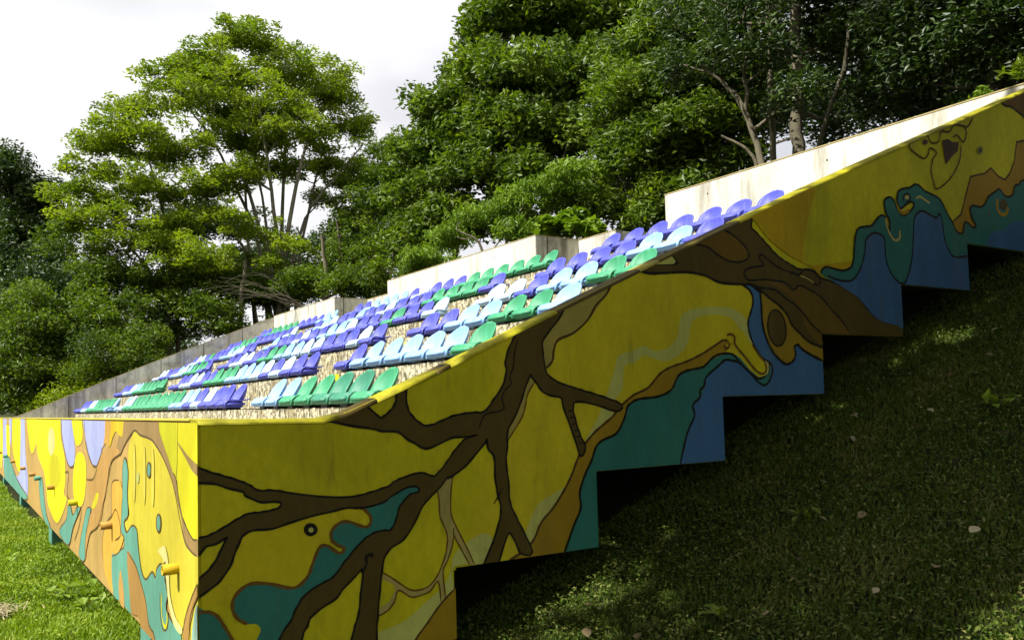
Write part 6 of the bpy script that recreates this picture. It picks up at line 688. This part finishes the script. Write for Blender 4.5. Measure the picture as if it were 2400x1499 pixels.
tree('shaded_tree', 'dark understory tree behind the right wall panel, left of the forked trunk', gbase(1600, 500, 24),
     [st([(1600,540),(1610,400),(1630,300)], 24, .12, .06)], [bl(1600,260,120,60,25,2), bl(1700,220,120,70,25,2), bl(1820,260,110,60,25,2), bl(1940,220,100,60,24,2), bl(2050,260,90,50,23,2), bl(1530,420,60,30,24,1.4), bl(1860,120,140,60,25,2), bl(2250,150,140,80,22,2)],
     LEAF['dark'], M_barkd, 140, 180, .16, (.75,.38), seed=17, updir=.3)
tree('young_tree', 'light green leaf tips reaching in at the top right edge', gbase(2480, 260, 10), [st([(2520,260),(2480,200),(2410,160)], 10, .03, .01)], [bl(2415,150,14,8,10,.15), bl(2460,170,30,15,10,.3)], LEAF['mid'], M_bark, 8, 30, .11, (.18,.08), seed=18)
# trees out of view to the left of and behind the camera; overhanging crowns shade the slope beside the stand
PG = 'park trees standing behind and left of the viewpoint'
def park(x, y, h, r, seed, label, trunkx=None, ncl=120, per=120, leaf=.26, low=.55):  # unseen trees added to block sky light and darken the mural
    g = float(ground_z(x, y)); tree('shade_tree', label, (x, y, g), [([(x, y, g), (x+.1, y+.1, g+h*.4), (x, y-.2, g+h*.75)], .2, .09)],
        [((x, y, g+h*(low+.25)), (r, r, h*(1-low)*.62)), ((x+r*.35, y-r*.3, g+h*.62), (r*.6, r*.6, h*.2))], LEAF['dark'], M_barkd, ncl, per, leaf, (.95,.45), seed=seed, group=PG, shell=.6)
FLECKS = [((2.35,-2.45,-.87),.45), ((1.95,-2.35,-1.03),.35), ((2.9,-2.9,-.64),.3), ((2.9,-1.6,-.64),.07), ((3.4,-2.3,-.44),.09), ((2.2,-1.5,-.93),.07), ((3.9,-1.8,-.23),.10), ((1.8,-1.3,-1.1),.06), ((4.8,-2.6,.13),.12), ((3.2,-1.0,-.52),.06), ((1.25,-.62,-1.3),.12), ((5.5,-.42,.42),.16), ((4.3,-1.6,-.05),.08)]
def overhang(x, y, blobs, seed, label, ncl, per=170, lm='dark', top=None):
    g = float(ground_z(x, y)); tx, ty, tz = top or (x, y+1, g+7)
    tree('shade_tree', label, (x, y, g), [([(x, y, g), (x+.1, y+.2, g+3), (tx, ty, tz)], .22, .10)], blobs, LEAF[lm], M_barkd, ncl, per, .30, (.8,.4), seed=seed, group=PG, shell=.7, gaps=FLECKS)
overhang(-5.0, -6.8, [((-6.2,-2.7,6.4),(2.3,2.9,1.3)), ((-8.6,-3.0,6.0),(2.0,2.9,1.2)), ((-3.6,-2.6,7.4),(2.3,2.9,1.4)), ((-1.2,-2.6,8.4),(2.3,2.9,1.4)), ((-4,-6.5,8),(3,3,2))], 41, 'broad park tree whose limbs reach over the lower slope', 560)
overhang(2.2, -8.0, [((1.4,-2.6,9.3),(2.3,2.9,1.4)), ((3.9,-2.7,10.4),(2.4,2.9,1.5)), ((-3.4,-.7,7.5),(1.6,.6,.8)), ((-1.4,-.7,8.2),(1.8,.6,.8)), ((.7,-.7,8.9),(1.8,.6,.8)), ((-.2,-1.6,8.6),(2.2,1.7,1.2)), ((-2.8,-1.5,7.6),(2.2,1.7,1.2)), ((2.4,-1.7,9.9),(2.2,1.7,1.2)), ((6.4,-3.0,11.6),(2.4,2.8,1.6)), ((1.5,-7.5,9.0),(3,2.6,2)), ((5,-7.5,9.5),(3,2.6,2))], 42, 'broad park tree whose limbs reach over the upper slope', 760)
park(6.5, -11.5, 11.5, 4.2, 44, 'unseen tree added on the slope behind the viewpoint to darken the mural', ncl=220, low=.2)
park(10.5, -7.5, 11, 4.6, 45, 'unseen tree added higher up the slope to darken the mural', ncl=260, low=.12)
park(12.0, -16, 17, 6.0, 50, 'tall unseen tree added far up the slope behind the viewpoint to dim sky light', ncl=260, low=.10, leaf=.34)
park(17.0, -3.5, 12, 4.8, 47, 'unseen tree added at the top of the slope to the right for shade', ncl=220, low=.15)
# ------------------------------------------------------------------ grass
def grass(name, label, n, reg, size, seed, cols, wide=.006, dens=None, lean=.5):
    rng = np.random.default_rng(seed); x0, x1, y0, y1 = reg; x = rng.uniform(x0, x1, n); y = rng.uniform(y0, y1, n)
    cam = np.array(CAM[:2]); dist = np.hypot(x-cam[0], y-cam[1]); keep = rng.random(n) < np.clip(dens/dist**1.2 if dens else 1, 0, 1); x, y, dist = x[keep], y[keep], dist[keep]; n = len(x)
    patch = .5+.5*np.sin(x*2.1+np.sin(y*1.7)*1.5)*np.sin(y*2.3+x*.7); fine = .5+.5*np.sin(x*9+y*4)*np.sin(y*11-x*3)
    h = size*(.45+.5*patch+.35*rng.random(n))*(.8+.4*fine); w = wide*(1+.14*dist)*(.7+.6*rng.random(n)); a = rng.uniform(0, 2*np.pi, n); ln = lean*(.4+rng.random(n)); z = ground_z(x, y)-.005
    b = np.stack([x, y, z], 1); s = np.stack([np.cos(a), np.sin(a), 0*a], 1)*w[:, None]; az = rng.uniform(0, 2*np.pi, n); f = np.stack([np.cos(az), np.sin(az), 0*a], 1)
    m = b+f*(h*ln*.35)[:, None]+np.array([0, 0, 1.])*(h*.6)[:, None]; t = b+f*(h*ln)[:, None]+np.array([0, 0, 1.])*(h*.95)[:, None]
    V = np.stack([b-s, b+s, m+s*.8, m-s*.8, t], 1).reshape(-1, 3); i = np.arange(n)*5
    F = np.concatenate([np.stack([i, i+1, i+2], 1), np.stack([i, i+2, i+3], 1), np.stack([i+3, i+2, i+4], 1)])
    p2 = np.sin(x*3.7+1.3*np.sin(y*5.1))*np.sin(y*4.3+1.7*np.sin(x*2.9)); tint = np.clip(.22+.30*patch+.28*np.maximum(0, p2)+rng.normal(0, .17, n), 0, 1); link(name, np_mesh(name, V, F, False, np.repeat(tint, 5)), mat=cols, label=label, cat='grass', kind='stuff')
GR_SUN = leaf_mat('sunny_grass', (.10,.17,.012), (.19,.29,.018), (.32,.36,.05), .3, .2); GR_SHADE = leaf_mat('shady_slope_grass', (.030,.058,.006), (.070,.110,.012), (.21,.20,.06), .2, .15)  # sunlit and shaded grass copies; the slope one is coloured dark for its shade
grass('lawn_grass', 'short sunlit grass along the foot of the painted front wall', 150000, (-2.6, .14, -.4, 9), .050, 51, GR_SUN, .0030, 6)
grass('lawn_grass', 'short sunlit grass on the lawn further along the front wall', 60000, (-2.2, .0, 9, 26), .055, 52, GR_SUN, .0035)
grass('shady_slope_grass', 'rough shaded grass on the slope below the mural', 130000, (.6, 7.5, -4.2, .5), .042, 53, GR_SHADE, .0032, 8)
grass('shady_slope_grass', 'rough shaded grass higher up the slope', 40000, (7.5, 13, -5, 1), .085, 54, GR_SHADE, .005)
grass('lawn_grass', 'short grass around the viewpoint', 30000, (-4, 1.2, -5.5, -.4), .06, 55, GR_SUN, .004)
# broad-leaved ground cover
def cover(name, label, n, reg, seed, lm, size):
    rng = np.random.default_rng(seed); x0, x1, y0, y1 = reg; k = n//12; cx = rng.uniform(x0, x1, k); cy = rng.uniform(y0, y1, k); idx = rng.integers(0, k, n); x = cx[idx]+rng.normal(0, .06, n); y = cy[idx]+rng.normal(0, .06, n)
    P = np.stack([x, y, ground_z(x, y)+.02+rng.random(n)*.06], 1); link(name, leaves_mesh(name, P, .8, size*(.5+.8*rng.random(n)), np.clip(rng.normal(.5, .25, n), 0, 1), .0, .6, rng), mat=lm, label=label, cat='ground cover', kind='stuff')
cover('ground_cover', 'small broad leaves creeping through the shaded slope grass', 60000, (.9, 6.5, -3.6, .3), 61, GR_SHADE, .024)
cover('ground_cover', 'clover leaves among the sunlit grass by the front wall', 6000, (-2.2, .1, .3, 9), 62, GR_SUN, .028)
def weed(x, y, label, n, size, seed, lm):
    z = float(ground_z(x, y)); root = empty('weed_plant', (x, y, z), label=label, cat='weed', group='broad-leaved weeds in the grass'); rng = np.random.default_rng(seed)
    a = np.arange(n)*2.4+rng.normal(0, .2, n); r = size*(.3+.7*rng.random(n)); c = np.stack([x+np.cos(a)*r, y+np.sin(a)*r, z+.05+size*(.5*rng.random(n))], 1)
    parts = [tube(np.array([[x, y, z-.01], [(x+p[0])/2, (y+p[1])/2, (z+p[2])/2+.03], p]), [.003, .0025, .0015], 4) for p in c]; V, F = join_vf(parts)
    link('stem', np_mesh('stem', V, F, True), root, lm); link('foliage', leaves_mesh('foliage', c, .85, size*.6*(.7+.6*rng.random(n)), np.clip(rng.normal(.7, .2, n), 0, 1), .1, .75, rng), root, lm, kind='stuff')
weed(-.14, 3.35, 'leafy weed standing against the foot of the front wall below the orange drain pipe', 16, .16, 71, LEAF['fresh'])
weed(-.12, 2.75, 'smaller leafy weed at the foot of the front wall nearest the corner', 10, .12, 72, LEAF['fresh'])
weed(-.4, 5.6, 'low weed on the sunlit lawn near the second column', 9, .11, 73, LEAF['fresh'])
weed(4.2, -1.3, 'pale-leaved weed in the shaded slope grass at the right', 12, .13, 74, LEAF['fresh'])
weed(2.9, -.9, 'single broad weed in the shaded grass below the fourth mural step', 7, .10, 75, LEAF['mid'])
weed(2.0, -1.1, 'low weed in the dark lower part of the slope', 8, .10, 76, LEAF['mid'])
# dry leaves on the slope
M_dry = mat('dry_leaf', (.20,.15,.075), rough=.7, noise=(8,.3)); M_dry2 = mat('pale_dry_leaf', (.31,.27,.15), rough=.7, noise=(8,.3))
def dry():
    rng = random.Random(6); base = []
    for k in range(3):
        n = 9; V = []; F = []
        for j in range(n):
            t = j/(n-1); w = math.sin(t*math.pi)**.8*(.34+.05*k); z = .12*math.sin(t*2.5)
            V += [(t-.5, -w, z+.13*w), (t-.5, 0, z), (t-.5, w, z+.10*w)]
        for j in range(n-1): F += [(j*3, j*3+1, j*3+4, j*3+3), (j*3+1, j*3+2, j*3+5, j*3+4)]
        for m in (M_dry, M_dry2):
            me = bpy.data.meshes.new('dry_leaf'); me.from_pydata(V, [], F); me.materials.append(m); me.polygons.foreach_set('use_smooth', [True]*len(F)); base.append(me)
    for k in range(64):
        x = rng.uniform(1.3, 5.5); y = rng.uniform(-2.6, -.4)*(.5+.5*x/5)
        o = bpy.data.objects.new('dry_leaf', base[k % 6]); COL.objects.link(o); s = rng.uniform(.028, .062); o.scale = (s, s, s); o.location = (x, y, float(ground_z(x, y))+.06)
        o.rotation_euler = (rng.uniform(-.4, .4), -.3+rng.uniform(-.4, .4), rng.uniform(0, 6.3)); setp(o, 'dry curled leaf lying in the shaded slope grass', 'dry leaf', 'dry leaves scattered on the shaded slope')
dry()
def thatch():
    rng = np.random.default_rng(3); n = 230; x = -.62+rng.normal(0, .07, n)*rng.random(n)*1.6; y = 3.0+rng.normal(0, .12, n); z = ground_z(x, y)+.045+rng.random(n)*.025; a = rng.uniform(0, 6.3, n); L_ = .05+.06*rng.random(n); w = .003
    d = np.stack([np.cos(a), np.sin(a), rng.normal(0, .25, n)], 1); s = np.stack([-np.sin(a), np.cos(a), 0*a], 1)*w; b = np.stack([x, y, z], 1)
    V = np.stack([b-d*L_[:, None]/2-s, b-d*L_[:, None]/2+s, b+d*L_[:, None]/2+s, b+d*L_[:, None]/2-s], 1).reshape(-1, 3); i = np.arange(n)*4
    link('straw_patch', np_mesh('straw_patch', V, np.stack([i, i+1, i+2, i+3], 1)), mat=M_dry2, label='small patch of pale dry straw lying on the sunlit lawn', cat='straw', kind='stuff')
thatch()
